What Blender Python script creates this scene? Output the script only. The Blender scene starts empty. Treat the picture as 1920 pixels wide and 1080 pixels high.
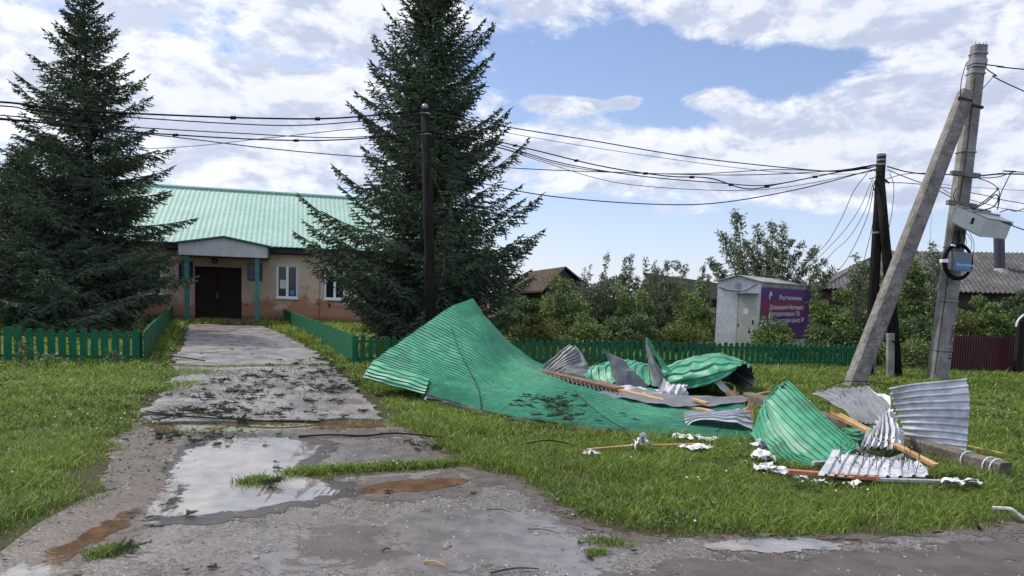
import bpy, bmesh, math, random
import numpy as np
from mathutils import Vector, Matrix, noise

# ------------------------------------------------------------------ camera, sky, sun, exposure
sc = bpy.context.scene
COL = sc.collection
F, CX, CY, H = 1400.0, 960.0, 672.0, 1.65
PITCH, ROLL = math.radians(5.0), math.radians(1.8)
cam = bpy.data.cameras.new('camera'); cam_o = bpy.data.objects.new('camera', cam); COL.objects.link(cam_o)
CR = Matrix.Rotation(math.pi/2-PITCH, 3, 'X') @ Matrix.Rotation(ROLL, 3, 'Z')
cam_o.matrix_world = Matrix.Translation((0, 0, H)) @ CR.to_4x4()
cam.sensor_width = 36; cam.sensor_fit = 'HORIZONTAL'; cam.lens = F/1920*36
cam.shift_y = (CY-540)/1920
cam.clip_start = 0.05; cam.clip_end = 3000
sc.camera = cam_o
SUN_AZ, SUN_EL = math.radians(-58), math.radians(50)
sc.view_settings.view_transform = 'Standard'; sc.view_settings.look = 'None'
sc.view_settings.gamma = 1; sc.view_settings.use_curve_mapping = False
sc.view_settings.exposure = 0.74
sun = bpy.data.lights.new('sun', 'SUN'); sun.energy = 3.0; sun.angle = math.radians(5.0); sun.color = (1, .95, .87)
sun_o = bpy.data.objects.new('sun', sun); COL.objects.link(sun_o)
SD = Vector((math.sin(SUN_AZ)*math.cos(SUN_EL), math.cos(SUN_AZ)*math.cos(SUN_EL), math.sin(SUN_EL)))
sun_o.rotation_euler = SD.to_track_quat('Z', 'Y').to_euler(); sun_o.location = (-20, 20, 40)

def ray(px, py):
    return (CR @ Vector(((px-CX)/F, -(py-CY)/F, -1.0)))
def D(px, py, y):                       # the point of that sight line y metres ahead
    d = ray(px, py); return Vector((0, 0, H)) + d*(y/d.y)
def G(px, py, z=0.0):                   # the point of that sight line at height z
    d = ray(px, py); t = (z-H)/d.z
    return Vector((0, 0, H)) + d*t

class NT:
    """small node-tree helper"""
    def __init__(s, t): s.t = t; t.nodes.clear()
    def n(s, typ, **k):
        x = s.t.nodes.new(typ)
        for a, b in k.items(): setattr(x, a, b)
        return x
    def put(s, x, i, v):
        if v is None: return
        if hasattr(v, 'is_linked') or hasattr(v, 'links'): s.t.links.new(v, x.inputs[i])
        else:
            x.inputs[i].default_value = v
    def m(s, op, a, b=None, c=None, clamp=False):
        x = s.n('ShaderNodeMath', operation=op, use_clamp=clamp)
        s.put(x, 0, a); s.put(x, 1, b); s.put(x, 2, c); return x.outputs[0]
    def vm(s, op, a, b=None):
        x = s.n('ShaderNodeVectorMath', operation=op); s.put(x, 0, a); s.put(x, 1, b); return x.outputs[0]
    def noise(s, vec, scale, detail=4, rough=.5, dist=0, out=0):
        x = s.n('ShaderNodeTexNoise'); s.put(x, 'Vector', vec); x.inputs['Scale'].default_value = scale
        x.inputs['Detail'].default_value = detail; x.inputs['Roughness'].default_value = rough; x.inputs['Distortion'].default_value = dist
        return x.outputs[out]
    def ramp(s, v, a, b, lo=0., hi=1., smooth=True):
        x = s.n('ShaderNodeMapRange', interpolation_type='SMOOTHSTEP' if smooth else 'LINEAR'); s.put(x, 0, v)
        s.put(x, 1, a); s.put(x, 2, b); s.put(x, 3, lo); s.put(x, 4, hi); return x.outputs[0]
    def mix(s, f, a, b, bt='MIX'):
        x = s.n('ShaderNodeMix', data_type='RGBA', blend_type=bt); s.put(x, 0, f)
        s.put(x, 6, c4(a)); s.put(x, 7, c4(b)); return x.outputs[2]
def c4(c):
    return (*c, 1) if isinstance(c, (tuple, list)) and len(c) == 3 else c

world = bpy.data.worlds.new('World'); sc.world = world; world.use_nodes = True
W = NT(world.node_tree)
sky = W.n('ShaderNodeTexSky', sky_type='NISHITA'); sky.sun_disc = False
sky.sun_elevation = SUN_EL; sky.sun_rotation = SUN_AZ; sky.air_density = 1.0; sky.dust_density = 0.1; sky.ozone_density = 2.0
tc = W.n('ShaderNodeTexCoord').outputs['Generated']
dirn = W.vm('NORMALIZE', tc)
sx = W.n('ShaderNodeSeparateXYZ'); W.put(sx, 0, dirn)
dx, dy, dz = sx.outputs
den = W.m('ADD', W.m('MAXIMUM', dz, 0.0), 0.13)
px_ = W.m('DIVIDE', dx, den); py_ = W.m('DIVIDE', dy, den)
cv = W.n('ShaderNodeCombineXYZ'); W.put(cv, 0, px_); W.put(cv, 1, py_); cv.inputs[2].default_value = 3.7
cvec = cv.outputs[0]
az = W.m('ARCTAN2', dx, dy); el = W.m('ARCSINE', dz)
def azel(px, py):
    d = ray(px, py).normalized(); return math.atan2(d.x, d.y), math.asin(d.z)
BL = [  # px, py, width px, height px, weight: where the big banks of cloud and the clear gaps stand
    (330, 90, 420, 130, .15), (80, 60, 160, 90, -.02), (560, 200, 200, 110, .13), (200, 180, 300, 60, .12), (480, 330, 260, 40, .10),
    (640, 60, 120, 90, .10), (430, 60, 60, 60, -.10), (540, 110, 130, 30, -.13),
    (1130, 120, 190, 85, -.31), (1560, 130, 160, 34, -.22), (1330, 210, 110, 28, -.20), (1330, 190, 50, 20, .34), (1065, 195, 70, 13, .36), (1180, 190, 24, 10, .30),
    (1450, 300, 330, 85, .24), (1700, 235, 150, 75, .22), (1120, 270, 110, 45, .18), (1380, 200, 60, 30, .08),
    (1350, 20, 330, 50, .24), (1000, 40, 90, 40, .18), (1650, 20, 220, 40, .18), (1800, 100, 90, 40, .20), (1870, 250, 90, 90, .12),
    (800, 430, 1100, 45, -.26), (1250, 440, 330, 55, -.16), (1700, 420, 220, 40, .10), (1290, 400, 80, 12, .20)]
bias = None
for (bx, by, bw, bh, wt) in BL:
    a0, e0 = azel(bx, by)
    u = W.m('MULTIPLY', W.m('SUBTRACT', az, a0), F/bw); v = W.m('MULTIPLY', W.m('SUBTRACT', el, e0), F/bh)
    r2 = W.m('ADD', W.m('MULTIPLY', u, u), W.m('MULTIPLY', v, v))
    g = W.m('MULTIPLY', W.m('EXPONENT', W.m('MULTIPLY', r2, -.7)), wt)
    bias = g if bias is None else W.m('ADD', bias, g)
# flattened angular coordinates: cumulus heaps keep their height near the horizon
ca = W.n('ShaderNodeCombineXYZ'); W.put(ca, 0, W.m('MULTIPLY', az, 1.0)); W.put(ca, 1, W.m('MULTIPLY', el, 1.9)); ca.inputs[2].default_value = .35
f1 = W.noise(cvec, 1.15, 14, .66, .3)
f2 = W.noise(ca.outputs[0], 8.5, 14, .64, .2)
fb = W.m('ADD', W.m('MULTIPLY', f1, .42), W.m('MULTIPLY', f2, .58))
densv = W.m('ADD', fb, bias)
cover = W.ramp(densv, .485, .61)
# self shading: density a little way towards the sun
off = W.vm('ADD', ca.outputs[0], (-.012, .034, 0))
f3 = W.noise(off, 8.5, 10, .64, .2)
lit = W.ramp(W.m('SUBTRACT', f2, f3), -.10, .10)
thick = W.ramp(densv, .60, .86)
cshade = W.mix(W.m('MULTIPLY', W.m('SUBTRACT', 1., lit), W.ramp(densv, .50, .62, .35, 1.)), (7.2, 7.4, 8.0), (4.1, 4.6, 5.9))
cshade = W.mix(W.m('MULTIPLY', thick, .30), cshade, (4.7, 5.15, 6.3))
glow = W.m('MULTIPLY', W.ramp(az, -.1, -.75), .14)
cshade = W.mix(glow, cshade, (11.5, 11.3, 11.0))
skyc = W.mix(1.0, sky.outputs[0], (1.02, .95, 1.02), 'MULTIPLY')
skyc = W.mix(W.ramp(el, .0, .22, .55, .12), skyc, (4.6, 5.5, 7.6))
fin = W.mix(W.m('MULTIPLY', cover, .97), skyc, cshade)
# unseen sky overhead and behind the camera is brightened as added fill light
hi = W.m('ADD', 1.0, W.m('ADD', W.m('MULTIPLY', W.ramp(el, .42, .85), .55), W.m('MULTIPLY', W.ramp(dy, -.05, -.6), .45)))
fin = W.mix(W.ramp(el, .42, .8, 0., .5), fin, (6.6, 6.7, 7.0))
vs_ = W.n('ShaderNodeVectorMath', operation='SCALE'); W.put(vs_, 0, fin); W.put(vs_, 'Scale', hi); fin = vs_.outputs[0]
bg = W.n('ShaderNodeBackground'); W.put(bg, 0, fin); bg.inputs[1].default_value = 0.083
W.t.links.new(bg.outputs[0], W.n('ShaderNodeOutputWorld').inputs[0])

# ------------------------------------------------------------------ materials
def mat(name, col, rough=.6, metal=0., col2=None, vs=2.0, vlo=.35, vhi=.65, fine=.12, fs=40., bump=0., bs=30., spec=.5, tint=False, transl=0., stretch=None, extra=None, rough2=None, coat=0.):
    m = bpy.data.materials.new(name); m.use_nodes = True
    T = NT(m.node_tree); P = T.n('ShaderNodeBsdfPrincipled')
    pos = T.n('ShaderNodeNewGeometry').outputs['Position']
    if stretch: pos = T.vm('MULTIPLY', pos, stretch)
    c = c4(col)
    if tint:
        at = T.n('ShaderNodeAttribute', attribute_name='tint'); c = at.outputs['Color']
    else:
        if col2: c = T.mix(T.ramp(T.noise(pos, vs, 6, .62), vlo, vhi), c, col2)
        if fine: c = T.mix(T.ramp(T.noise(pos, fs, 4, .6), .38, .62), c, T.mix(1., c, tuple([1-2*fine]*3), 'MULTIPLY'))
    if extra: c = extra(T, pos, c)
    T.put(P, 'Base Color', c)
    P.inputs['Metallic'].default_value = metal; P.inputs['Specular IOR Level'].default_value = spec
    if rough2 is not None: T.put(P, 'Roughness', T.ramp(T.noise(pos, vs*1.7, 5, .6), .35, .65, rough, rough2))
    else: P.inputs['Roughness'].default_value = rough
    if coat: P.inputs['Coat Weight'].default_value = coat
    if bump:
        b = T.n('ShaderNodeBump'); b.inputs['Strength'].default_value = min(1, bump); b.inputs['Distance'].default_value = .01*max(1, bump)
        T.put(b, 'Height', T.noise(pos, bs, 5, .65)); T.put(P, 'Normal', b.outputs[0])
    out = T.n('ShaderNodeOutputMaterial')
    sh = P.outputs[0]
    if transl:
        tr = T.n('ShaderNodeBsdfTranslucent'); T.put(tr, 0, c); mx = T.n('ShaderNodeMixShader'); mx.inputs[0].default_value = transl
        T.t.links.new(sh, mx.inputs[1]); T.t.links.new(tr.outputs[0], mx.inputs[2]); sh = mx.outputs[0]
    T.t.links.new(sh, out.inputs[0]); m['T'] = 1
    return m

# ------------------------------------------------------------------ objects
def tag(o, label=None, cat=None, group=None, kind=None):
    if label: o['label'] = label
    if cat: o['category'] = cat
    if group: o['group'] = group
    if kind: o['kind'] = kind
    return o
def empty(name, loc, label, cat, group=None):
    o = bpy.data.objects.new(name, None); COL.objects.link(o); o.location = loc; o.empty_display_size = .2
    return tag(o, label, cat, group)
def root_loc(p):
    while p.parent: p = p.parent
    return Vector(p.location)
def link_mesh(name, V, faces, mats, parent=None, base=None, smooth=False, midx=None, tint=None, uniform=None):
    """V Nx3; faces: list of index lists, or (array Mx3/Mx4) when uniform"""
    V = np.asarray(V, dtype=np.float32).reshape(-1, 3)
    me = bpy.data.meshes.new(name)
    b = Vector((0, 0, 0))
    if parent is not None: b = root_loc(parent)
    elif base is not None: b = Vector(base)
    V = V - np.array(b, dtype=np.float32)
    if isinstance(faces, np.ndarray):
        k = faces.shape[1]; nf = len(faces)
        li = faces.astype(np.int32).ravel(); ls = np.arange(nf, dtype=np.int32)*k; 
    else:
        li = np.fromiter((i for f in faces for i in f), dtype=np.int32); lt = np.array([len(f) for f in faces], dtype=np.int32)
        ls = np.concatenate([[0], np.cumsum(lt)[:-1]]).astype(np.int32); nf = len(faces)
    me.vertices.add(len(V)); me.vertices.foreach_set('co', V.ravel())
    me.loops.add(len(li)); me.loops.foreach_set('vertex_index', li)
    me.polygons.add(nf); me.polygons.foreach_set('loop_start', ls)
    if midx is not None: me.polygons.foreach_set('material_index', np.asarray(midx, dtype=np.int32))
    me.polygons.foreach_set('use_smooth', np.full(nf, bool(smooth)))
    for m in (mats if isinstance(mats, (list, tuple)) else [mats]): me.materials.append(m)
    if tint is not None:
        a = me.attributes.new('tint', 'FLOAT_COLOR', 'POINT'); a.data.foreach_set('color', np.asarray(tint, dtype=np.float32).ravel())
    me.update(calc_edges=True); me.validate()
    o = bpy.data.objects.new(name, me); COL.objects.link(o)
    if parent is not None: o.parent = parent
    else: o.location = b
    return o

class MB:
    def __init__(s, M=None): s.v = []; s.f = []; s.M = M; s.mi = []; s.cur = 0
    def add(s, vs, fs):
        k = len(s.v)
        for v in vs:
            v = Vector(v)
            s.v.append(s.M @ v if s.M is not None else v)
        for f in fs: s.f.append([k+i for i in f]); s.mi.append(s.cur)
        return s
    def box(s, x0, x1, y0, y1, z0, z1, R=None):
        vs = [Vector((x, y, z)) for z in (z0, z1) for (x, y) in ((x0, y0), (x1, y0), (x1, y1), (x0, y1))]
        if R is not None: vs = [R @ v for v in vs]
        return s.add(vs, [[3, 2, 1, 0], [4, 5, 6, 7], [0, 1, 5, 4], [1, 2, 6, 5], [2, 3, 7, 6], [3, 0, 4, 7]])
    def hexa(s, p):   # 8 points, bottom four then top four
        return s.add(p, [[3, 2, 1, 0], [4, 5, 6, 7], [0, 1, 5, 4], [1, 2, 6, 5], [2, 3, 7, 6], [3, 0, 4, 7]])
    def plank(s, a, b, w, t, up=(0, 0, 1), taper=1.0):
        a = Vector(a); b = Vector(b); d = (b-a).normalized(); u = Vector(up); side = d.cross(u)
        if side.length < 1e-4: side = d.cross(Vector((1, 0, 0)))
        side.normalize(); n = side.cross(d).normalized()
        P = []
        for q, k in ((a, 1.), (b, taper)):
            P += [q - side*w*k/2 - n*t*k/2, q + side*w*k/2 - n*t*k/2, q + side*w*k/2 + n*t*k/2, q - side*w*k/2 + n*t*k/2]
        return s.add(P, [[3, 2, 1, 0], [4, 5, 6, 7], [0, 1, 5, 4], [1, 2, 6, 5], [2, 3, 7, 6], [3, 0, 4, 7]])
    def tube(s, pts, r, n=8, caps=True):
        pts = [Vector(p) for p in pts]; N = len(pts)
        rr = r if isinstance(r, (list, tuple)) else [r]*N
        vs = []; up = None
        for i, p in enumerate(pts):
            d = (pts[min(i+1, N-1)] - pts[max(i-1, 0)])
            d = d.normalized() if d.length > 1e-9 else Vector((0, 0, 1))
            if up is None: up = d.orthogonal().normalized()
            up = (up - d*up.dot(d)); up = up.normalized() if up.length > 1e-6 else d.orthogonal().normalized()
            sd = d.cross(up)
            for k in range(n):
                a = 2*math.pi*k/n; vs.append(p + (up*math.cos(a)+sd*math.sin(a))*rr[i])
        fs = [[i*n+k, i*n+(k+1) % n, (i+1)*n+(k+1) % n, (i+1)*n+k] for i in range(N-1) for k in range(n)]
        if caps: fs += [list(range(n))[::-1], [(N-1)*n+k for k in range(n)]]
        return s.add(vs, fs)
    def build(s, name, m, parent=None, base=None, smooth=False):
        return link_mesh(name, [tuple(v) for v in s.v], s.f, m, parent, base, smooth, midx=s.mi if isinstance(m, (list, tuple)) else None)

def cat_rom(P, n, tt=None):
    """P (k,3) -> n points on a Catmull-Rom curve through P"""
    P = np.asarray([tuple(p) for p in P], dtype=float); k = len(P)
    if k == 2 and tt is None: return P[0] + (P[1]-P[0])*np.linspace(0, 1, n)[:, None]
    Q = np.vstack([2*P[0]-P[1], P, 2*P[-1]-P[-2]])
    t = np.linspace(0, k-1, n) if tt is None else np.asarray(tt)*(k-1); i = np.minimum(t.astype(int), k-2); f = (t-i)[:, None]
    a, b, c, d = Q[i], Q[i+1], Q[i+2], Q[i+3]
    return .5*((2*b) + (-a+c)*f + (2*a-5*b+4*c-d)*f**2 + (-a+3*b-3*c+d)*f**3)

def sheet(name, ctrl, mats, ribs, amp, parent=None, base=None, per=6, nv=48, th=.004, dent=0., seed=0, shape='trap', jag=0., ribdir=0, nu0=None, inv=False):
    """corrugated sheet: ctrl[row][col] world points; ribs counted across the rows and running along the columns.
    One solid sheet: front material, back material, and a rim."""
    C = np.array([[tuple(p) for p in r] for r in ctrl], dtype=float)
    if ribdir: C = C.transpose(1, 0, 2)[::-1]
    if ribs and shape == 'trap':                                            # flat pans between narrow raised ribs
        offs = np.array([0, .06, .27, .33, .55, .78]); per = 6
        tu = np.append((np.arange(ribs)[:, None]+offs).ravel(), ribs)/ribs
        prof_ = np.append(np.tile([0, 1., 1., 0, 0, 0], ribs), 0)
    else: tu = prof_ = None
    nu = ribs*per+1 if ribs else (nu0 or 24)
    A = np.array([cat_rom(C[i], nv) for i in range(C.shape[0])])            # rows x nv
    S = np.array([cat_rom(A[:, j], nu, tu) for j in range(nv)]).transpose(1, 0, 2)  # nu x nv
    rng = np.random.RandomState(seed)
    if jag:
        e = rng.randn(nu)*jag
        dv = S[:, -1]-S[:, -3]; S[:, -1] += dv/np.maximum(1e-6, np.linalg.norm(dv, axis=1))[:, None]*e[:, None]
    du = np.gradient(S, axis=0); dvv = np.gradient(S, axis=1); N = np.cross(du, dvv)
    N /= np.maximum(1e-9, np.linalg.norm(N, axis=2))[:, :, None]
    flip = (N*(np.array([0, 0, H])-S)).sum() < 0        # the first material is the side seen from the path
    if inv: flip = not flip
    if flip: N = -N
    if ribs:
        t = np.linspace(0, ribs, nu) % 1.0
        if shape == 'trap': p = prof_
        else: p = .5+.5*np.cos(2*np.pi*t)
        S = S + N*(p*amp)[:, None, None]
    if dent:
        s0 = seed*7.3
        for i in range(nu):
            for j in range(nv):
                q = Vector(S[i, j])*2.3+Vector((s0, 0, 0))
                S[i, j] += N[i, j]*dent*(noise.noise(q)+1.1*(.35-abs(noise.noise(q*1.3+Vector((9, 0, 0))))*1.6)+.35*noise.noise(q*2.7))
    B = S - N*th
    V = np.vstack([S.reshape(-1, 3), B.reshape(-1, 3)]); o = nu*nv
    idx = np.arange(o).reshape(nu, nv)
    f1 = np.stack([idx[:-1, :-1], idx[1:, :-1], idx[1:, 1:], idx[:-1, 1:]], -1).reshape(-1, 4)
    if flip: f1 = f1[:, ::-1]
    f2 = f1[:, ::-1] + o
    ring = np.concatenate([idx[:, 0], idx[-1, 1:], idx[-2::-1, -1], idx[0, -2:0:-1]])
    r2 = np.roll(ring, -1); f3 = np.stack([r2, ring, ring+o, r2+o], -1)
    if flip: f3 = f3[:, ::-1]
    Fc = np.vstack([f1, f2, f3]); mi = np.concatenate([np.zeros(len(f1)), np.ones(len(f2)), np.ones(len(f3))]).astype(int)
    ob = link_mesh(name, V, Fc, mats, parent, base, smooth=True, midx=mi)
    ob.data.set_sharp_from_angle(angle=math.radians(38)) if hasattr(ob.data, 'set_sharp_from_angle') else None
    return ob

def poly_sheet(name, pts, z, m, jit=0., sub=.25, kind='structure', label=None, seed=1, thick=0., parent=None, smoothn=0):
    """flat sheet with ragged outline from ground points"""
    P = [Vector((p[0], p[1], 0)) for p in pts]; out = []
    for a, b in zip(P, P[1:]+P[:1]):
        n = max(1, min(60, int((b-a).length/sub)))
        for k in range(n): out.append(a.lerp(b, k/n))
    q = []
    for p in out:
        near = min(1.0, max(.3, p.y/8))
        o = Vector((noise.noise(p*3.1+Vector((seed, 0, 0))), noise.noise(p*3.1+Vector((0, seed+9, 0))), 0)) + .5*Vector((noise.noise(p*11+Vector((seed, 0, 0))), noise.noise(p*11+Vector((0, seed+9, 0))), 0))
        q.append(p + o*jit*near)
    bm = bmesh.new(); vs = [bm.verts.new((p.x, p.y, z)) for p in q]; f = bm.faces.new(vs)
    if f.normal.z < 0 or (f.normal_update() or f.normal.z < 0): f.normal_flip()
    if thick:
        r = bmesh.ops.extrude_face_region(bm, geom=[f]); 
        for v in [g for g in r['geom'] if isinstance(g, bmesh.types.BMVert)]: pass
        for v in vs: v.co.z -= thick
    bmesh.ops.triangulate(bm, faces=[g for g in bm.faces if len(g.verts) > 4])
    bmesh.ops.recalc_face_normals(bm, faces=bm.faces) if thick else None
    me = bpy.data.meshes.new(name); bm.to_mesh(me); bm.free(); me.materials.append(m)
    if not thick:
        for pl in me.polygons: pass
    o = bpy.data.objects.new(name, me); COL.objects.link(o)
    if kind: o['kind'] = kind
    return o, [(p.x, p.y) for p in q]

def text_mesh(name, s, size, M, m, parent, ext=.002):
    cu = bpy.data.curves.new('t', 'FONT'); cu.body = s; cu.size = size; cu.extrude = ext; cu.align_x = 'LEFT'; cu.resolution_u = 3
    t = bpy.data.objects.new('t', cu); COL.objects.link(t)
    dg = bpy.context.evaluated_depsgraph_get(); me = bpy.data.meshes.new_from_object(t.evaluated_get(dg))
    bpy.data.objects.remove(t); b = root_loc(parent)
    me.transform(Matrix.Translation(-b) @ M); me.materials.clear(); me.materials.append(m)
    o = bpy.data.objects.new(name, me); COL.objects.link(o); o.parent = parent
    return o
# ------------------------------------------------------------------ material library
K = {}
K['soil'] = mat('soil', (.055, .042, .026), .8, spec=.08, col2=(.045, .06, .018), vs=1.3, bump=1.2, bs=18, fs=55, fine=.25)
K['wood_dark'] = mat('weathered_wood', (.015, .013, .012), .95, spec=.06, col2=(.028, .024, .022), vs=3, stretch=(6, 6, .6), bump=.8, bs=12)
K['concrete'] = mat('pole_concrete', (.30, .285, .26), .85, col2=(.18, .165, .15), vs=3.2, fine=.16, fs=35, bump=.6, bs=40)
K['concrete2'] = mat('mottled_concrete', (.23, .21, .185), .85, col2=(.12, .105, .09), vs=5.5, fine=.2, fs=30, bump=.7, bs=35)
K['concrete3'] = mat('damp_concrete', (.15, .125, .10), .8, col2=(.08, .065, .05), vs=4, fine=.2, fs=30, bump=.7, bs=30)
def sheet_dirt(T, pos, c):
    d = T.ramp(T.noise(pos, 2.6, 8, .72), .52, .72); c = T.mix(T.m('MULTIPLY', d, .5), c, (.075, .10, .07))
    sp = T.vm('MULTIPLY', pos, (2.0, 14., 14.)); s = T.ramp(T.noise(sp, 4., 6, .7), .63, .70); c = T.mix(T.m('MULTIPLY', s, .35), c, (.20, .42, .31))
    k = T.ramp(T.noise(pos, 26., 3, .6), .68, .74); return T.mix(T.m('MULTIPLY', k, .6), c, (.025, .05, .035))
K['green_sheet'] = mat('green_painted_steel', (.042, .235, .130), .52, col2=(.06, .285, .165), vs=2.2, fine=.12, fs=9, spec=.4, extra=sheet_dirt)
K['grey_sheet'] = mat('bare_steel_reverse', (.30, .315, .335), .5, metal=.1, col2=(.38, .395, .42), vs=3, fine=.10, fs=12, spec=.5)
K['zinc'] = mat('galvanised_steel', (.56, .57, .59), .45, metal=.08, col2=(.40, .41, .43), vs=2.4, fine=.1, fs=14)
K['darkgrey_sheet'] = mat('dull_grey_primer', (.11, .118, .125), .55, metal=.1, col2=(.16, .165, .17), vs=3, fine=.15, fs=12)
K['fence_green'] = mat('green_fence_paint', (.008, .125, .052), .6, spec=.2, col2=(.007, .095, .042), vs=6, fine=.15, fs=60, stretch=(1, 1, .3))
K['fence_dark'] = mat('fence_rail_paint', (.008, .06, .035), .6)
K['teal'] = mat('teal_paint', (.045, .23, .20), .5, col2=(.03, .16, .14), vs=5, fine=.15)
K['white'] = mat('white_plastic', (.78, .79, .80), .35, fine=.05)
K['panel_white'] = mat('white_metal_siding', (.62, .62, .60), .5, col2=(.52, .52, .50), vs=2)
K['glass'] = mat('window_glass', (.012, .017, .019), .08, spec=.35, fine=0)
K['door'] = mat('dark_brown_door', (.024, .013, .012), .6, col2=(.034, .018, .016), vs=2, spec=.15)
K['plaque'] = mat('navy_plaque', (.008, .014, .06), .3, fine=0)
K['textw'] = mat('white_lettering', (.75, .75, .75), .5, fine=0)
K['textdull'] = mat('dull_lettering', (.25, .27, .32), .5, fine=0)
K['black'] = mat('black_cable', (.010, .010, .011), .7, fine=0, spec=.12)
K['wire'] = mat('aluminium_cable', (.035, .035, .04), .7, fine=0, spec=.15)
K['metal'] = mat('grey_bracket_metal', (.28, .28, .28), .5, metal=.5)
K['box_white'] = mat('pale_grey_enamel', (.50, .51, .48), .4, col2=(.44, .45, .43), vs=4)
K['box_grey'] = mat('grey_plastic', (.15, .165, .19), .5)
K['blue'] = mat('blue_label', (.035, .20, .42), .45, fine=.05)
K['pine'] = mat('fresh_pine', (.55, .33, .14), .6, col2=(.42, .22, .08), vs=6, stretch=(1, 1, 1), fine=.15, fs=60, bump=.3)
K['pine_red'] = mat('orange_board', (.50, .18, .08), .65, col2=(.38, .14, .07), vs=5, fine=.2, fs=50)
K['brown_board'] = mat('brown_board', (.13, .062, .035), .6, col2=(.22, .11, .06), vs=4, fine=.2)
K['fibre_cement'] = mat('fibre_cement', (.38, .37, .36), .8, col2=(.28, .26, .25), vs=6)
K['midgrey'] = mat('mid_grey_steel_reverse', (.175, .18, .195), .55, metal=.05, col2=(.23, .235, .25), vs=3, fine=.12, fs=12)
K['membrane'] = mat('white_membrane', (.50, .50, .51), .6, col2=(.33, .32, .32), vs=4, bump=.6, bs=14)
K['foam'] = mat('white_mineral_wool', (.66, .64, .60), .9, tint=True, transl=.2)
K['maroon'] = mat('maroon_sheet', (.075, .008, .012), .45, col2=(.05, .007, .010), vs=1.5)
K['bark'] = mat('spruce_bark', (.045, .035, .028), .9, col2=(.075, .06, .05), vs=8, bump=1.5, bs=20)
K['needles'] = mat('spruce_needles', None or (.03, .05, .03), .7, tint=True, spec=.25, transl=.10)
K['leaf'] = mat('broad_leaves', (.05, .1, .02), .5, tint=True, spec=.4, transl=.32)
K['grassm'] = mat('grass_blades', (.05, .1, .02), .55, tint=True, spec=.3, transl=.38)
K['twig'] = mat('grey_twigs', (.12, .10, .08), .85)

def asphalt_extra(T, pos, c):
    v = T.n('ShaderNodeTexVoronoi'); T.put(v, 'Vector', pos); v.inputs['Scale'].default_value = 48
    st = T.ramp(v.outputs['Distance'], .05, .35, 1., 0.)
    rnd = T.n('ShaderNodeSeparateColor'); T.put(rnd, 0, v.outputs['Color'])
    tone = T.mix(T.ramp(rnd.outputs[0], .2, .9), (.10, .085, .08), (.34, .31, .29))
    c = T.mix(T.m('MULTIPLY', st, .75), c, tone)
    c = T.mix(T.ramp(T.noise(pos, 3.1, 8, .72), .46, .60, 0., .45), c, (.09, .072, .064))
    mud = T.ramp(T.noise(pos, .9, 7, .65), .52, .64)
    return T.mix(T.m('MULTIPLY', mud, .65), c, (.060, .040, .028))
K['asphalt'] = mat('wet_asphalt', (.18, .15, .138), .18, col2=(.10, .080, .071), vs=1.1, fine=.42, fs=34, bump=1.5, bs=60, extra=asphalt_extra, rough2=.5, spec=.9)
K['slab'] = mat('wet_concrete_slab', (.26, .225, .215), .22, col2=(.12, .10, .094), vs=1.3, fine=.3, fs=26, bump=.6, bs=45, rough2=.5, spec=.9)
K['mud'] = mat('wet_mud', (.075, .052, .038), .35, col2=(.045, .032, .022), vs=3, fine=.25, bump=1.6, bs=16, rough2=.7)

def water(name, col, ripple, scale, ior=1.33, rough=.03, amp=.42, bs=None):
    """a shallow film of water: it thins out to nothing along an irregular shore (attribute sd = metres inside the shore)"""
    m = bpy.data.materials.new(name); m.use_nodes = True; T = NT(m.node_tree); P = T.n('ShaderNodeBsdfPrincipled')
    P.inputs['Roughness'].default_value = rough; P.inputs['IOR'].default_value = ior
    pos = T.n('ShaderNodeNewGeometry').outputs['Position']
    T.put(P, 'Base Color', T.mix(T.ramp(T.noise(pos, 5, 4, .6), .35, .65), col, tuple(c*.6 for c in col)))
    b = T.n('ShaderNodeBump'); b.inputs['Strength'].default_value = ripple; b.inputs['Distance'].default_value = .01
    h = T.noise(pos, scale, 6, .65) if rough > .1 else T.m('MULTIPLY', T.noise(pos, scale, 3, .5, .6), T.ramp(T.noise(pos, .8, 2, .5), .42, .6, .08, 1.))
    T.put(b, 'Height', h); T.put(P, 'Normal', b.outputs[0])
    at = T.n('ShaderNodeAttribute', attribute_name='sd').outputs['Fac']
    e = T.m('ADD', at, T.m('MULTIPLY', T.m('SUBTRACT', T.noise(pos, 4.5, 8, .7), .5), amp))
    k = T.ramp(e, -.005, .025)
    tr = T.n('ShaderNodeBsdfTransparent'); mx = T.n('ShaderNodeMixShader'); T.put(mx, 0, k)
    T.t.links.new(tr.outputs[0], mx.inputs[1]); T.t.links.new(P.outputs[0], mx.inputs[2])
    T.t.links.new(mx.outputs[0], T.n('ShaderNodeOutputMaterial').inputs[0]); return m
K['puddle'] = water('puddle_water', (.20, .175, .15), .10, 9, 3.0)
K['muddy'] = water('muddy_water', (.135, .082, .050), .08, 12, 1.6)
K['mudfilm'] = water('mud_film', (.085, .060, .045), 1., 26, 1.5, .42, .9)
K['wetfilm'] = water('wet_film', (.15, .13, .12), .5, 40, 2.1, .22, 1.6)
K['wetdark'] = water('dark_wet_margin', (.055, .042, .036), .6, 40, 1.7, .22, .55)
K['mudfilm2'] = water('grit_film', (.075, .058, .048), 1., 60, 1.5, .5, 1.4)

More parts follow.
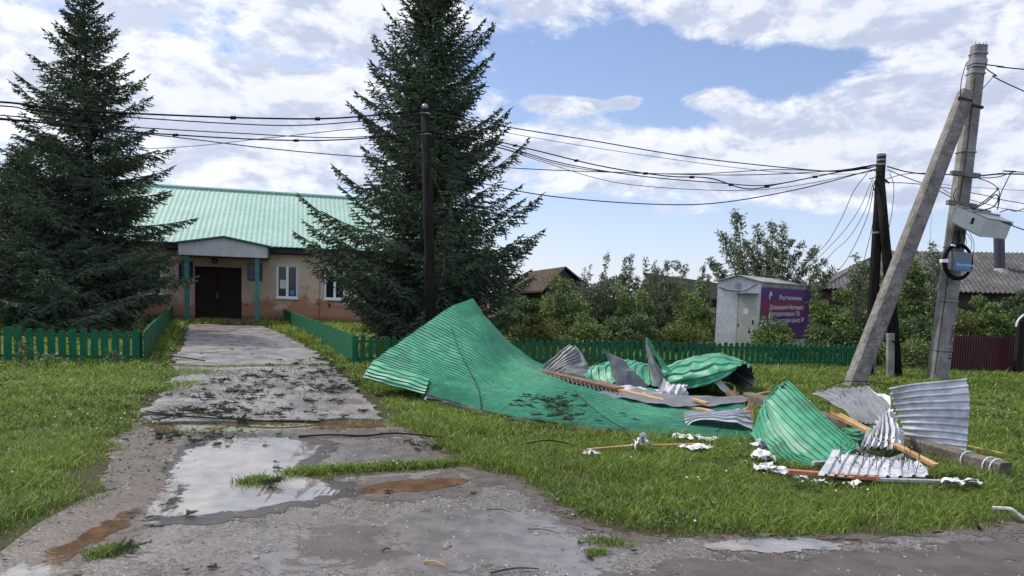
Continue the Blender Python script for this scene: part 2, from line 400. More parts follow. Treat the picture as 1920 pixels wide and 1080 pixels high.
# ------------------------------------------------------------------ ground, road, path, water
def plane(name, x0, x1, y0, y1, z, m, n=1):
    mb = MB(); mb.add([(x0, y0, z), (x1, y0, z), (x1, y1, z), (x0, y1, z)], [[0, 1, 2, 3]]); o = mb.build(name, m); o['kind'] = 'structure'; return o
plane('ground', -900, 900, -300, 1600, 0, K['soil'])
def gp(L): return [tuple(G(*p)[:2]) for p in L]
road_px = [(-60, 1100), (0, 1062), (48, 1012), (120, 975), (185, 950), (222, 915), (215, 885), (222, 850), (245, 815), (290, 806),
           (520, 800), (730, 797), (800, 826), (832, 858), (845, 872), (700, 876), (560, 890), (575, 905), (700, 892), (860, 880), (935, 898), (1000, 930), (1050, 968),
           (1110, 998), (1200, 1011), (1340, 1013), (1560, 1016), (1750, 1004), (1925, 985), (2300, 950)]
road_pts = gp(road_px) + [(16, 6.0), (40, 8), (60, -20), (-40, -20), (-30, 2.5)]
road, road_poly = poly_sheet('road', road_pts, .008, K['asphalt'], jit=.16, sub=.16)
path_px = [(286, 796), (268, 776), (300, 748), (330, 705), (322, 680), (345, 650), (352, 622), (356, 609), (488, 611), (530, 628), (590, 662), (640, 705), (690, 752), (718, 790)]
path, path_poly = poly_sheet('path', gp(path_px), .035, K['slab'], jit=.14, sub=.16, thick=.034)
hard = [road_poly, path_poly]
covered = [gp([(800, 752), (905, 773), (1000, 789), (1150, 808), (1410, 827), (1402, 744), (1170, 716), (1034, 697), (960, 715)]), gp([(1535, 893), (1560, 850), (1740, 870), (1742, 896)]), gp([(1465, 880), (1650, 893), (1650, 912), (1470, 900)]), gp([(1650, 893), (1840, 903), (1840, 914), (1650, 908)]),
           gp([(1415, 825), (1440, 770), (1600, 845), (1525, 880)])]
mud1, mud_poly = poly_sheet('muddy_verge', gp([(-40, 1085), (0, 1046), (60, 990), (150, 940), (205, 905), (200, 850), (230, 815), (262, 775), (300, 800), (730, 790), (800, 815), (850, 870), (960, 895), (1060, 960), (1180, 1004), (1400, 1008), (1700, 1000), (1960, 975), (1960, 1030), (1000, 1030), (300, 1040)]), .004, K['mud'], jit=.28, sub=.2, seed=5)
PUD = []
def inside(x, y, poly):
    c = np.zeros(len(x), bool); P = np.array(poly); a = P; b = np.roll(P, -1, 0)
    for (x1, y1), (x2, y2) in zip(a, b):
        if y1 == y2: continue
        k = ((y1 > y) != (y2 > y)) & (x < (x2-x1)*(y-y1)/(y2-y1)+x1); c ^= k
    return c
def edge_dist(x, y, poly, cap=1.2):
    P = np.array(poly); d = np.full(len(x), cap)
    for (x1, y1), (x2, y2) in zip(P, np.roll(P, -1, 0)):
        L2 = (x2-x1)**2+(y2-y1)**2+1e-9
        if max(y1, y2) < 2 : continue
        t = np.clip(((x-x1)*(x2-x1)+(y-y1)*(y2-y1))/L2, 0, 1)
        d = np.minimum(d, np.hypot(x-x1-t*(x2-x1), y-y1-t*(y2-y1)))
    return d
def pud(L, m, z=.0125, j=.07, s=3, nm='puddle', mg=.22):
    q = gp(L); PUD.append(q) if nm == 'puddle' else None; P = np.array(q); x0, y0 = P.min(0)-mg; x1, y1 = P.max(0)+mg; st = .05
    xs = np.arange(x0, x1+st, st); ys = np.arange(y0, y1+st, st); X, Y = np.meshgrid(xs, ys, indexing='ij'); x = X.ravel(); y = Y.ravel()
    d = edge_dist(x, y, q); sd = np.where(inside(x, y, q), d, -d); idx = np.arange(len(x)).reshape(X.shape)
    f = np.stack([idx[:-1, :-1], idx[1:, :-1], idx[1:, 1:], idx[:-1, 1:]], -1).reshape(-1, 4); f = f[(sd[f] > -mg).any(1)]
    us = np.unique(f); mp = np.zeros(len(x), int); mp[us] = np.arange(len(us)); 
    o = link_mesh(nm, np.stack([x[us], y[us], np.full(len(us), z)], 1), mp[f], m); o['kind'] = 'structure'
    a = o.data.attributes.new('sd', 'FLOAT', 'POINT'); a.data.foreach_set('value', sd[us].astype(np.float32)); return o
pud([(-60, 1100), (0, 1058), (48, 1008), (120, 970), (185, 945), (215, 915), (208, 885), (215, 850), (240, 812), (300, 800), (345, 825), (318, 870), (330, 905), (300, 950), (270, 1000), (170, 1050), (100, 1100)], K['mudfilm'], z=.0102, nm='mud_patch', mg=.3)
pud([(790, 815), (840, 850), (860, 872), (940, 890), (1010, 925), (1060, 960), (1120, 990), (1220, 1006), (1400, 1008), (1700, 1004), (1930, 978), (1930, 1000), (1700, 1016), (1400, 1020), (1180, 1016), (1080, 990), (1000, 948), (930, 905), (850, 884), (800, 850)], K['mudfilm'], z=.0100, nm='mud_patch', mg=.3)
pud([(1150, 1085), (1300, 1048), (1500, 1040), (1700, 1030), (1960, 1005), (1960, 1120), (1150, 1120)], K['mudfilm2'], z=.0104, nm='mud_patch', mg=.4)
pud([(560, 1010), (640, 985), (720, 1000), (760, 1040), (660, 1060), (560, 1050)], K['mudfilm2'], z=.0098, nm='mud_patch', mg=.35)
pud([(640, 905), (860, 888), (930, 900), (880, 925), (760, 945), (650, 940)], K['mudfilm2'], z=.0106, nm='mud_patch', mg=.3)
pud([(300, 812), (560, 808), (760, 806), (760, 820), (560, 826), (320, 834)], K['mudfilm'], z=.0103, nm='mud_patch', mg=.2)
pud([(285, 985), (330, 925), (300, 885), (335, 842), (400, 815), (560, 815), (640, 835), (600, 868), (590, 893), (660, 905), (690, 928), (610, 948), (470, 972), (372, 988)], K['wetdark'], z=.0108, nm='wet_patch', mg=.3)
pud([(420, 1085), (520, 1000), (760, 960), (980, 960), (1130, 1020), (1150, 1085)], K['wetfilm'], z=.0094, nm='wet_patch', mg=.3)
pud([(620, 822), (760, 822), (815, 845), (820, 865), (640, 868)], K['wetfilm'], z=.0095, nm='wet_patch', mg=.2)
pud([(262, 965), (300, 925), (330, 885), (342, 905), (318, 945), (285, 985)], K['puddle'], z=.0118, s=12)
pud([(298, 972), (345, 925), (322, 885), (352, 845), (420, 822), (540, 822), (610, 838), (580, 860), (548, 884), (600, 903), (640, 925), (600, 936), (470, 958), (372, 972)], K['puddle'])
pud([(55, 1070), (130, 1018), (215, 975), (268, 950), (262, 975), (205, 1015), (120, 1062)], K['muddy'], s=4)
pud([(-20, 1100), (30, 1062), (90, 1058), (150, 1078), (120, 1100)], K['puddle'], z=.0145, s=9)
pud([(285, 799), (450, 795), (620, 790), (735, 787), (742, 802), (600, 806), (440, 812), (290, 813)], K['muddy'], s=5, z=.011)
pud([(640, 921), (720, 906), (800, 899), (892, 899), (870, 911), (790, 925), (700, 930)], K['muddy'], s=6)
pud([(1310, 1022), (1400, 1013), (1520, 1013), (1625, 1020), (1570, 1034), (1450, 1038), (1350, 1034)], K['puddle'], s=7)

# ------------------------------------------------------------------ grass
def vnoise(x, y, s, seed):              # cheap value noise
    r = np.random.RandomState(seed); g = r.rand(256, 256); u = x*s+1000.; v = y*s+1000.
    i = np.floor(u).astype(int); j = np.floor(v).astype(int); fu = u-i; fv = v-j; fu = fu*fu*(3-2*fu); fv = fv*fv*(3-2*fv)
    a = g[i % 256, j % 256]; b = g[(i+1) % 256, j % 256]; c = g[i % 256, (j+1) % 256]; d = g[(i+1) % 256, (j+1) % 256]
    return (a*(1-fu)+b*fu)*(1-fv)+(c*(1-fu)+d*fu)*fv
def blades(name, x, y, h, w, rng, label=None, lean=.55, tone=None, hardm=None):
    n = len(x); a = rng.rand(n)*2*np.pi; ca, sa = np.cos(a), np.sin(a)
    hd = rng.rand(n)*2*np.pi; ln = h*lean*(.3+rng.rand(n)*1.2)
    dxy = np.stack([np.cos(hd)*ln, np.sin(hd)*ln], 1)
    sx_ = np.stack([ca*w, sa*w], 1)/2
    V = np.zeros((n, 5, 3)); b = np.stack([x, y], 1)
    V[:, 0, :2] = b-sx_; V[:, 1, :2] = b+sx_
    V[:, 2, :2] = b+dxy*.35+sx_*.8; V[:, 3, :2] = b+dxy*.35-sx_*.8
    V[:, 4, :2] = b+dxy; hz = h*(1-.25*lean)
    V[:, 2, 2] = V[:, 3, 2] = hz*.6; V[:, 4, 2] = hz
    V[:, :2, 2] = -.01
    k = np.arange(n)*5
    tri = np.stack([np.stack([k, k+1, k+2], 1), np.stack([k, k+2, k+3], 1), np.stack([k+3, k+2, k+4], 1)], 1).reshape(-1, 3)
    base = np.array([[.084, .148, .018], [.172, .252, .034], [.29, .35, .07], [.040, .074, .012], [.42, .39, .18]])
    pn = np.clip((vnoise(x, y, .6, 3)*.45+vnoise(x, y, 2.2, 4)*.3+vnoise(x, y, 7., 5)*.25-.5)*1.7+.5, 0, 1)
    pick = rng.rand(n)
    c = base[0]*(1-pn)[:, None]+base[1]*pn[:, None]
    c = np.where((pick > .80)[:, None], base[2], c); c = np.where((pick < .16)[:, None], base[3], c); c = np.where((pick > .962)[:, None], base[4], c)
    c = c*(.75+.5*rng.rand(n))[:, None]
    if tone is not None: c = c*np.array(tone)
    t = np.ones((n, 5, 4)); t[:, :, :3] = c[:, None, :]
    t[:, 4, :3] *= 1.15
    o = link_mesh(name, V.reshape(-1, 3), tri, K['grassm'], tint=t.reshape(-1, 4)); o['kind'] = 'stuff'
    if label: o['label'] = label
    return o
def scatter(y0, y1, dens, rng, margin=1.6):
    # ground points inside the view wedge, widened by a margin
    w1 = y1*.70+margin; n = int(dens*2*w1*(y1-y0)); x = (rng.rand(n)*2-1)*w1; y = y0+rng.rand(n)*(y1-y0)
    k = np.abs(x) < y*.70+margin; return x[k], y[k]
SLABS = [((-6.9, 12.3), (-3.8, 12.6), .09), ]
def keep_off(x, y, rng, inner=0.):
    # grass stays off road and path, thins out and shortens along their edges
    h = np.zeros(len(x), bool); d = np.full(len(x), 1.2)
    for p in hard:
        h |= inside(x, y, p); d = np.minimum(d, edge_dist(x, y, p))
    for p in covered: h |= inside(x, y, p)
    return h, d
def grass_zone(name, y0, y1, dens, hb, w, seed, label, lean=.6, tone=None):
    rng = np.random.RandomState(seed); x, y = scatter(y0, y1, dens, rng)
    h, d = keep_off(x, y, rng)
    n1 = vnoise(x, y, 1.4, 9)*.6+vnoise(x, y, 5., 8)*.4
    k = ~h & (rng.rand(len(x)) < np.clip((d-.03)/.45+1.5*(n1-.45), .04, 1)); x, y, d, n1 = x[k], y[k], d[k], n1[k]
    bare = (vnoise(x, y, 1.9, 51)*.6+vnoise(x, y, 6., 52)*.4 > .66) & (rng.rand(len(x)) < .75); x, y, d, n1 = x[~bare], y[~bare], d[~bare], n1[~bare]
    hh = hb*(.45+1.0*n1)*(.55+.9*rng.rand(len(x)))*np.clip(.35+d/.5, .35, 1)
    k = rng.rand(len(x)) < .012; hh[k] *= 1.9
    return blades(name, x, y, hh, w*(.7+.6*rng.rand(len(x))), rng, label, lean, tone)
grass_zone('grass', 3.6, 8.2, 6600, .076, .0052, 11, 'short trampled grass at the edge of the wet road', lean=.9)
grass_zone('grass', 8.2, 13.2, 2900, .088, .0080, 12, 'lawn grass around the torn roofing', lean=.85)
grass_zone('grass', 13.2, 20.5, 900, .12, .015, 13, 'uneven grass along the green picket fences', lean=.8)
grass_zone('grass', 20.5, 36, 190, .20, .032, 14, 'tall garden grass behind the picket fences', lean=.7, tone=(1.15, 1.05, .9))
# strips of grass in the joints of the slabs and in the crack of the road
rng = np.random.RandomState(5)
def strip(L, n, w, h, bw=.008):
    P = np.array(gp(L)); q = cat_rom([(a, b, 0) for a, b in P], 200); i = rng.randint(0, 200, n)
    x = q[i, 0]+rng.randn(n)*w; y = q[i, 1]+rng.randn(n)*w
    return x, y, h*(.4+rng.rand(n)), np.full(n, bw)
S = [strip([(545, 891), (620, 884), (700, 880), (780, 876), (850, 872)], 5200, .055, .055),
     strip([(318, 688), (400, 690), (500, 689), (600, 687), (655, 692)], 2600, .10, .06, .014),
     strip([(415, 669), (470, 667), (510, 666)], 500, .10, .04, .014),
     strip([(285, 705), (330, 702), (385, 700)], 2200, .30, .07, .014),
     strip([(275, 735), (320, 728), (345, 722)], 1800, .22, .07, .012),
     strip([(470, 906), (500, 904)], 700, .07, .05), strip([(180, 1045), (205, 1038), (225, 1030)], 900, .05, .04, .005),
     strip([(1108, 1042), (1130, 1038)], 300, .03, .03, .005), strip([(1110, 1016), (1140, 1020), (1180, 1024)], 500, .05, .03, .005)]
S = [np.concatenate(z) for z in zip(*S)]
o = blades('grass', S[0], S[1], S[2], S[3], rng, 'grass growing in the joints of the wet slabs', .9, tone=(.8, .85, .8)); o.location.z = .012

# low broad leaved weeds and white clover heads
def leaf_cloud(P, Dn, L, Wd, rng, cols, tilt=.5, droop=.35):
    """rhombic leaves: P positions, Dn outward directions"""
    n = len(P); d = Dn+rng.randn(n, 3)*tilt; d[:, 2] -= droop; d /= np.linalg.norm(d, axis=1)[:, None]+1e-9
    r = rng.randn(n, 3); s = np.cross(d, r); s /= np.linalg.norm(s, axis=1)[:, None]+1e-9
    L = L*(.6+.8*rng.rand(n))[:, None]; w = Wd*(.6+.8*rng.rand(n))[:, None]
    nn = np.cross(d, s)
    V = np.stack([P, P+d*L*.45+s*w/2-nn*w*.12, P+d*L, P+d*L*.45-s*w/2-nn*w*.12], 1)
    k = np.arange(n)*4; tri = np.stack([np.stack([k, k+1, k+2], 1), np.stack([k, k+2, k+3], 1)], 1).reshape(-1, 3)
    c = np.asarray(cols)[rng.randint(0, len(cols), n)]*(.65+.7*rng.rand(n))[:, None]
    t = np.ones((n, 4, 4)); t[:, :, :3] = c[:, None]
    return V.reshape(-1, 3), tri, t.reshape(-1, 4)
GREENS = [(.045, .085, .02), (.06, .11, .025), (.03, .06, .018), (.09, .13, .03)]
def weeds(y0, y1, dens, size, seed, label, filt=None):
    rng = np.random.RandomState(seed); x, y = scatter(y0, y1, dens, rng); h, d = keep_off(x, y, rng)
    n1 = vnoise(x, y, .9, 21); k = ~h & (n1 > .55) & (d > .05); x, y = x[k], y[k]
    if filt is not None: k = filt(x, y); x, y = x[k], y[k]
    m = 7; P = np.repeat(np.stack([x, y, np.full(len(x), .02)], 1), m, 0); n = len(P)
    a = rng.rand(n)*6.28; Dn = np.stack([np.cos(a), np.sin(a), .45+.7*rng.rand(n)], 1)
    P = P+Dn*np.array([1, 1, .8])*rng.rand(n)[:, None]*size*.8
    V, t, c = leaf_cloud(P, Dn, size, size*.45, rng, GREENS, .25, .1)
    o = link_mesh('weeds', V, t, K['leaf'], tint=c); o['kind'] = 'stuff'; o['label'] = label
weeds(3.8, 9, 60, .036, 31, 'low broad leaved weeds in the near grass')
weeds(9, 14, 16, .06, 32, 'low broad leaved weeds in the lawn')
weeds(13.2, 20, 11, .085, 33, 'broad leaved weeds along the picket fences')
rng = np.random.RandomState(77)
x, y = scatter(4.5, 16, 4.0, rng); h, d = keep_off(x, y, rng); k = ~h & (vnoise(x, y, .7, 41) > .5); x, y = x[k], y[k]
mb = MB()
for i in range(len(x)):
    z = .06+rng.rand()*.06; r = .007+.006*rng.rand()
    mb.add([(x[i]-r, y[i], z), (x[i], y[i]-r, z), (x[i]+r, y[i], z), (x[i], y[i]+r, z), (x[i], y[i], z+r), (x[i], y[i], z-r)],
           [[0, 1, 4], [1, 2, 4], [2, 3, 4], [3, 0, 4], [1, 0, 5], [2, 1, 5], [3, 2, 5], [0, 3, 5]])
o = mb.build('clover_flowers', mat('clover_white', (.6, .6, .5), .8, fine=0)); o['kind'] = 'stuff'; o['label'] = 'white clover heads scattered through the grass'

# loose gravel on the road
rng = np.random.RandomState(8); n = 9000
x = (rng.rand(n)*2-1)*6.5; y = 3.6+rng.rand(n)**1.3*6.0; k = inside(x, y, road_poly)
for q in PUD: k &= ~inside(x, y, q)
x, y = x[k], y[k]; n = len(x); r = .0035+.011*rng.rand(n)**3
ico = np.array([(1, 0, 0), (0, 1, 0), (-1, 0, 0), (0, -1, 0), (0, 0, .7), (.6, .6, .4), (-.6, .5, .35)])
V = (ico[None]*r[:, None, None]*(.7+.6*rng.rand(n, 7, 1)))+np.stack([x, y, np.full(n, .008)], 1)[:, None]
fc = np.array([(0, 5, 4), (5, 1, 4), (1, 6, 4), (6, 2, 4), (2, 3, 4), (3, 0, 4), (0, 1, 5), (1, 2, 6)])
Fc = (fc[None]+(np.arange(n)*7)[:, None, None]).reshape(-1, 3)
cc = np.array([(.22, .20, .19), (.06, .05, .045), (.27, .25, .235), (.12, .09, .07)])[rng.randint(0, 4, n)]
t = np.ones((n, 7, 4)); t[:, :, :3] = cc[:, None]
o = link_mesh('gravel', V.reshape(-1, 3), Fc, mat('gravel_stone', (.2, .2, .2), .6, tint=True), tint=t.reshape(-1, 4)); o['kind'] = 'stuff'; o['label'] = 'loose grit and gravel on the wet road'
# ------------------------------------------------------------------ the low school-like building
def frame(origin, th):
    return Matrix.Translation(origin) @ Matrix.Rotation(th, 4, 'Z')
TH = math.radians(16.0)
BO = G(405, 602.5); BM = frame(BO, TH)
Bi = BM.inverted()
def onplane(px, py, t=0.0):             # local (s, z) where a sight line meets the plane t metres in front of the wall
    o = Bi @ Vector((0, 0, H)); d = (Bi.to_3x3() @ ray(px, py)); k = (-t-o.y)/d.y
    p = o+d*k; return p.x, p.z
def wall_extra(T, pos, c):
    sp = T.n('ShaderNodeSeparateXYZ'); T.put(sp, 0, pos)
    n1 = T.noise(pos, .55, 5, .6); n2 = T.noise(pos, 2.2, 6, .65)
    edge = T.m('ADD', sp.outputs[2], T.m('MULTIPLY', T.m('SUBTRACT', n1, .5), -3.6))
    low = T.ramp(edge, .95, 1.12, 1., 0.)
    c = T.mix(low, c, T.mix(T.ramp(n2, .4, .6), (.40, .20, .11), (.33, .165, .09)))
    band = T.m('MULTIPLY', T.ramp(sp.outputs[2], .55, .8), T.ramp(sp.outputs[2], 1.25, 1.0))
    hole = T.m('MULTIPLY', T.ramp(T.noise(pos, 1.7, 5, .7), .60, .63), band)
    c = T.mix(hole, c, (.045, .032, .026))
    damp = T.ramp(sp.outputs[2], .42, .12)
    c = T.mix(T.m('MULTIPLY', damp, .6), c, (.07, .06, .04))
    crack = T.n('ShaderNodeTexVoronoi', feature='DISTANCE_TO_EDGE'); T.put(crack, 'Vector', T.vm('ADD', pos, T.vm('SCALE', T.noise(pos, 1.5, 4, .6, out=1)))); crack.inputs['Scale'].default_value = .8
    ck = T.m('MULTIPLY', T.ramp(crack.outputs[0], .0, .012, 1., 0.), T.ramp(n1, .45, .6))
    return T.mix(T.m('MULTIPLY', ck, .35), c, (.12, .08, .06))
K['plaster'] = mat('peeling_plaster', (.58, .445, .315), .85, col2=(.50, .355, .235), vs=1.4, fine=.1, fs=20, bump=.5, bs=12, extra=wall_extra)
K['roof_green'] = mat('pale_green_roofing', (.285, .425, .36), .65, spec=.2, col2=(.25, .385, .32), vs=.7, fine=.06, fs=5)
school = empty('school_building', BO, 'long low building with pale green corrugated roof and peeling orange plaster', 'building')
S0, S1, DEP, WH = -16.0, 12.4, 10.0, 3.05
wins = [(519, 497, 558, 559)]
w1a = onplane(519, 497); w1b = onplane(558, 559)
w2a = onplane(609, 501)
WW = w1b[0]-w1a[0]; WZ0, WZ1 = w1b[1], w1a[1]
door_a = onplane(365, 499); door_b = onplane(453, 601)
ds0, ds1, dz1 = door_a[0], door_b[0], door_a[1]
pitchW = w2a[0]-w1a[0]
wl = [w1a[0]+pitchW*k for k in range(0, 5) if w1a[0]+pitchW*k+WW < S1-.4]
lx1 = onplane(303, 548)[0]; wl += [lx1-WW, lx1-WW-pitchW, lx1-WW-2*pitchW, lx1-WW-3*pitchW]
holes = sorted([(a, a+WW, WZ0, WZ1) for a in wl] + [(ds0, ds1, 0.10, dz1)])
# wall: solid front wall with real openings, 0.35 m thick; other walls plain
mb = MB(BM); cur = S0; T_ = .35
for (a, b, z0, z1) in holes:
    mb.box(cur, a, 0, T_, -.1, WH); 
    mb.box(a, b, 0, T_, -.1, z0); mb.box(a, b, 0, T_, z1, WH); cur = b
mb.box(cur, S1, 0, T_, -.1, WH)
mb.box(S1-T_, S1, T_, DEP, -.1, WH); mb.box(S0, S0+T_, T_, DEP, -.1, WH); mb.box(S0+T_, S1-T_, DEP-T_, DEP, -.1, WH)
mb.build('wall', K['plaster'], school)
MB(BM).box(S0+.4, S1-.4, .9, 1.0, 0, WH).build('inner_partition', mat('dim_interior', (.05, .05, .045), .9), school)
paper = mat('notice_paper', (.6, .6, .58), .8, fine=0)
for i, (a, b, z0, z1) in enumerate(holes):
    if z0 < .3: continue
    f = .07; y0, y1 = .06, .13; mid = (a+b)/2
    fr = MB(BM); fr.box(a, a+f, y0, y1, z0, z1); fr.box(b-f, b, y0, y1, z0, z1); fr.box(a+f, b-f, y0, y1, z0, z0+f); fr.box(a+f, b-f, y0, y1, z1-f, z1); fr.box(mid-.055, mid+.055, y0, y1, z0+f, z1-f)
    wdw = fr.build('window', K['white'], school)
    MB(BM).box(a+f, mid-.055, .095, .105, z0+f, z1-f).build('pane', K['glass'], wdw)
    MB(BM).box(mid+.055, b-f, .095, .105, z0+f, z1-f).build('pane', K['glass'], wdw)
    MB(BM).box(a-.05, b+.05, -.09, .055, z0-.06, z0-.002).build('sill', K['white'], wdw)
    MB(BM).box(a-.035, a-.002, -.02, .02, z0, z1+.035).box(b+.002, b+.035, -.02, .02, z0, z1+.035).box(a, b, -.02, .02, z1+.002, z1+.035).build('trim', K['panel_white'], wdw)
    if abs(a-w1a[0]) < .01:
        MB(BM).box(a+.14, a+.42, .088, .093, z0+.42, z0+.80).build('notice', paper, wdw)
        MB(BM).box(mid+.12, b-.14, .088, .093, z0+.12, z0+.36).build('notice', K['blue'], wdw)
# door, two leaves
dm = (ds0+ds1)/2
MB(BM).box(ds0, ds0+.07, .05, .16, .1, dz1).box(ds1-.07, ds1, .05, .16, .1, dz1).box(ds0+.07, ds1-.07, .05, .16, dz1-.07, dz1).build('door_frame', K['door'], school)
for (a, b) in ((ds0+.075, dm-.006), (dm+.006, ds1-.075)):
    lf = MB(BM).box(a, b, .08, .13, .12, dz1-.08).box(a+.1, b-.1, .065, .08, .25, 1.0).box(a+.1, b-.1, .065, .08, 1.15, dz1-.2).build('door', K['door'], school)
    if a < dm-.5: MB(BM).box(b-.05, b-.02, .03, .075, 1.0, 1.25).build('handle', K['metal'], lf)
# eaves and roof
EZ, RZ, RUN = 3.42, 6.28, 5.2
mb = MB(BM); mb.box(S0-.3, S1+.3, -.36, -.30, 3.10, 3.34).box(S0-.3, S1+.3, -.30, T_, 3.06, 3.12); mb.box(S1+.001, S1+.3, .36, DEP, 3.08, 3.34)
mb.build('eaves_board', mat('dark_eaves', (.035, .03, .028), .8), school)
HS = 3.9
def Lp(s, t, z): return BM @ Vector((s, t, z))
nr = int((S1-S0+1)/.20)
fr_ = [[Lp(S0-.5+ (S1-S0+1)*k/4, -.50, EZ-.06) for k in range(5)], [Lp(S0-.5+(S1-S0+1)*k/4 - (0 if k < 4 else 0), RUN*.5-.25, (EZ+RZ)/2-.03) for k in range(5)], [Lp(S0-.5+(S1-S0+1)*k/4, RUN, RZ) for k in range(5)]]
# front slope as a corrugated sheet clipped to a hip at its right-hand end
def roof_slope(name, s0, s1, t0, z0, t1, z1, hipL, hipR, pitch, amp, m, M, parent, per=4, rows=10, th=.03):
    n = int((s1-s0)/pitch); nu = n*per+1; V = []; 
    for j in range(rows+1):
        q = j/rows
        for i in range(nu):
            s = s0+(s1-s0)*i/(nu-1); s = min(max(s, s0+hipL*q), s1-hipR*q)
            p = abs(((i/per) % 1.0)-.5)*2; V.append((s, t0+(t1-t0)*q, z0+(z1-z0)*q+amp*p))
    N = len(V); V += [(a, b, c-th) for a, b, c in V]
    V = [tuple(M @ Vector(v)) for v in V]
    idx = np.arange(N).reshape(rows+1, nu)
    f1 = np.stack([idx[:-1, :-1], idx[:-1, 1:], idx[1:, 1:], idx[1:, :-1]], -1).reshape(-1, 4)
    ring = np.concatenate([idx[0, :], idx[1:, -1], idx[-1, -2::-1], idx[-2:0:-1, 0]]); r2 = np.roll(ring, -1)
    f3 = np.stack([ring, ring+N, r2+N, r2], -1)
    return link_mesh(name, V, np.vstack([f1, f1[:, ::-1]+N, f3]), m, parent)
roof_slope('roof', S0-.5, S1+.5, -.5, EZ-.06, RUN, RZ, 0, HS, .22, .020, K['roof_green'], BM, school)
MBk = MB(BM); MBk.add([(S0-.5, DEP+.5, EZ), (S0-.5, RUN+.03, RZ-.03), (S1+.5-HS, RUN+.03, RZ-.03), (S1+.5, DEP+.5, EZ)], [[0, 1, 2, 3]])
MBk.add([(S1+.52, -.5, EZ), (S1+.52, DEP+.5, EZ), (S1+.52-HS, RUN, RZ)], [[0, 1, 2]])
MBk.add([(S0-.45, -.4, EZ-.1), (S0-.45, DEP+.4, EZ-.1), (S0-.45, RUN, RZ-.1)], [[0, 1, 2]])
MBk.build('rear_roof', K['roof_green'], school)
MB(BM).tube([(S0-.5, RUN, RZ+.05), (S1+.5-HS, RUN, RZ+.05)], .09, 6).build('ridge_cap', K['roof_green'], school)
# porch
pl = onplane(351, 600, 1.7)[0]; pr = onplane(482, 600, 1.7)[0]
porch = MB(BM).box(pl-.25, pr+.25, -1.95, -.002, -.05, .14).box(pl+.3, pr-.2, -2.3, -1.95, -.05, .07).build('porch_step', K['concrete3'], school)
pz = onplane(420, 480, 1.7)[1]
for s in (pl, pr):
    MB(BM).box(s-.085, s+.085, -1.79, -1.61, .14, pz).build('porch_post', K['teal'], school)
ga = onplane(318, 470, 1.85); gb = onplane(503, 484, 1.85); gk = onplane(420, 446, 1.85); gl = onplane(503, 464, 1.85)
gx0, gx1 = gk[0]-(gb[0]-gk[0]), gb[0]
z0, zs, zk = gb[1], gl[1], gk[1]
mb = MB(BM)
n = 34
for i in range(n):
    a = gx0+(gx1-gx0)*i/n; b = gx0+(gx1-gx0)*(i+1)/n
    def zt(s):
        q = abs(s-gk[0])/(gx1-gk[0]); return zk-(zk-zs)*q
    off = 0 if i % 2 else .018
    mb.add([(a, -1.85-off, z0), (b, -1.85-off, z0), (b, -1.85-off, zt(b)), (a, -1.85-off, zt(a)), (a, -1.78, z0), (b, -1.78, z0), (b, -1.78, zt(b)), (a, -1.78, zt(a))],
           [[0, 1, 2, 3], [5, 4, 7, 6], [3, 2, 6, 7], [1, 0, 4, 5], [0, 3, 7, 4], [2, 1, 5, 6]])
mb.build('pediment', K['panel_white'], school)
mb = MB(BM); 
for i in range(16):
    a = gx0-.12+(gx1-gx0+.24)*i/16; b = gx0-.12+(gx1-gx0+.24)*(i+1)/16
    za, zb = zt(a)+.015, zt(b)+.015
    mb.add([(a, -1.98, za), (b, -1.98, zb), (b, -.05, zb+.02), (a, -.05, za+.02), (a, -1.98, za+.07), (b, -1.98, zb+.07), (b, -.05, zb+.09), (a, -.05, za+.09)],
           [[3, 2, 1, 0], [4, 5, 6, 7], [0, 1, 5, 4], [1, 2, 6, 5], [2, 3, 7, 6], [3, 0, 4, 7]])
mb.build('porch_roof', mat('dark_green_trim', (.02, .12, .065), .5), school)
MB(BM).box(gx0+.02, gx1-.02, -1.77, -.1, z0-.02, z0+.06).build('porch_ceiling', mat('porch_boards', (.13, .12, .10), .8), school)
MB(BM).box(gx1-.02, gx1+.02, -1.9, -.1, z0, zs).build('side_fascia', mat('dark_green_fascia', (.02, .09, .05), .6), school)
for (xa, xb, ya, yb) in ((335, 362, 489, 528), (464, 481, 493, 527)):
    a = onplane(xa, ya, .03); b = onplane(xb, yb, .03)
    pq = MB(BM).box(a[0], b[0] + (0 if xa < 400 else .25), -.03, -.002, b[1], a[1]).build('wall_plaque', K['plaque'], school)
    tl = MB(BM); rr = random.Random(int(xa)); zz = a[1]-.10
    while zz > b[1]+.08:
        x0 = a[0]+.06+rr.random()*.1; x1 = b[0]-.06-rr.random()*.12
        if x1 > x0+.05: tl.box(x0, x1, -.034, -.031, zz, zz+.022)
        zz -= .075
    tl.build('lettering', K['textdull'], pq)
lx, lz = onplane(402, 489, .1)
MB(BM).tube([(lx, -.002, lz), (lx, -.05, lz), (lx, -.16, lz-.02)], [.13, .15, .08], 12).build('porch_lamp', mat('lamp_glass', (.12, .13, .12), .3), school, smooth=True)
cx_, cz_ = onplane(589, 471, .05)
cz_ = 2.98
MB(BM).box(cx_-.05, cx_+.05, -.14, -.002, cz_-.05, cz_+.05).build('security_camera', K['white'], school)
dsx = onplane(600, 520, .02)[0]
MB(BM).tube([(dsx, -.02, .25), (dsx, -.02, 3.0)], .008, 5).build('wall_cable', K['wire'], school)

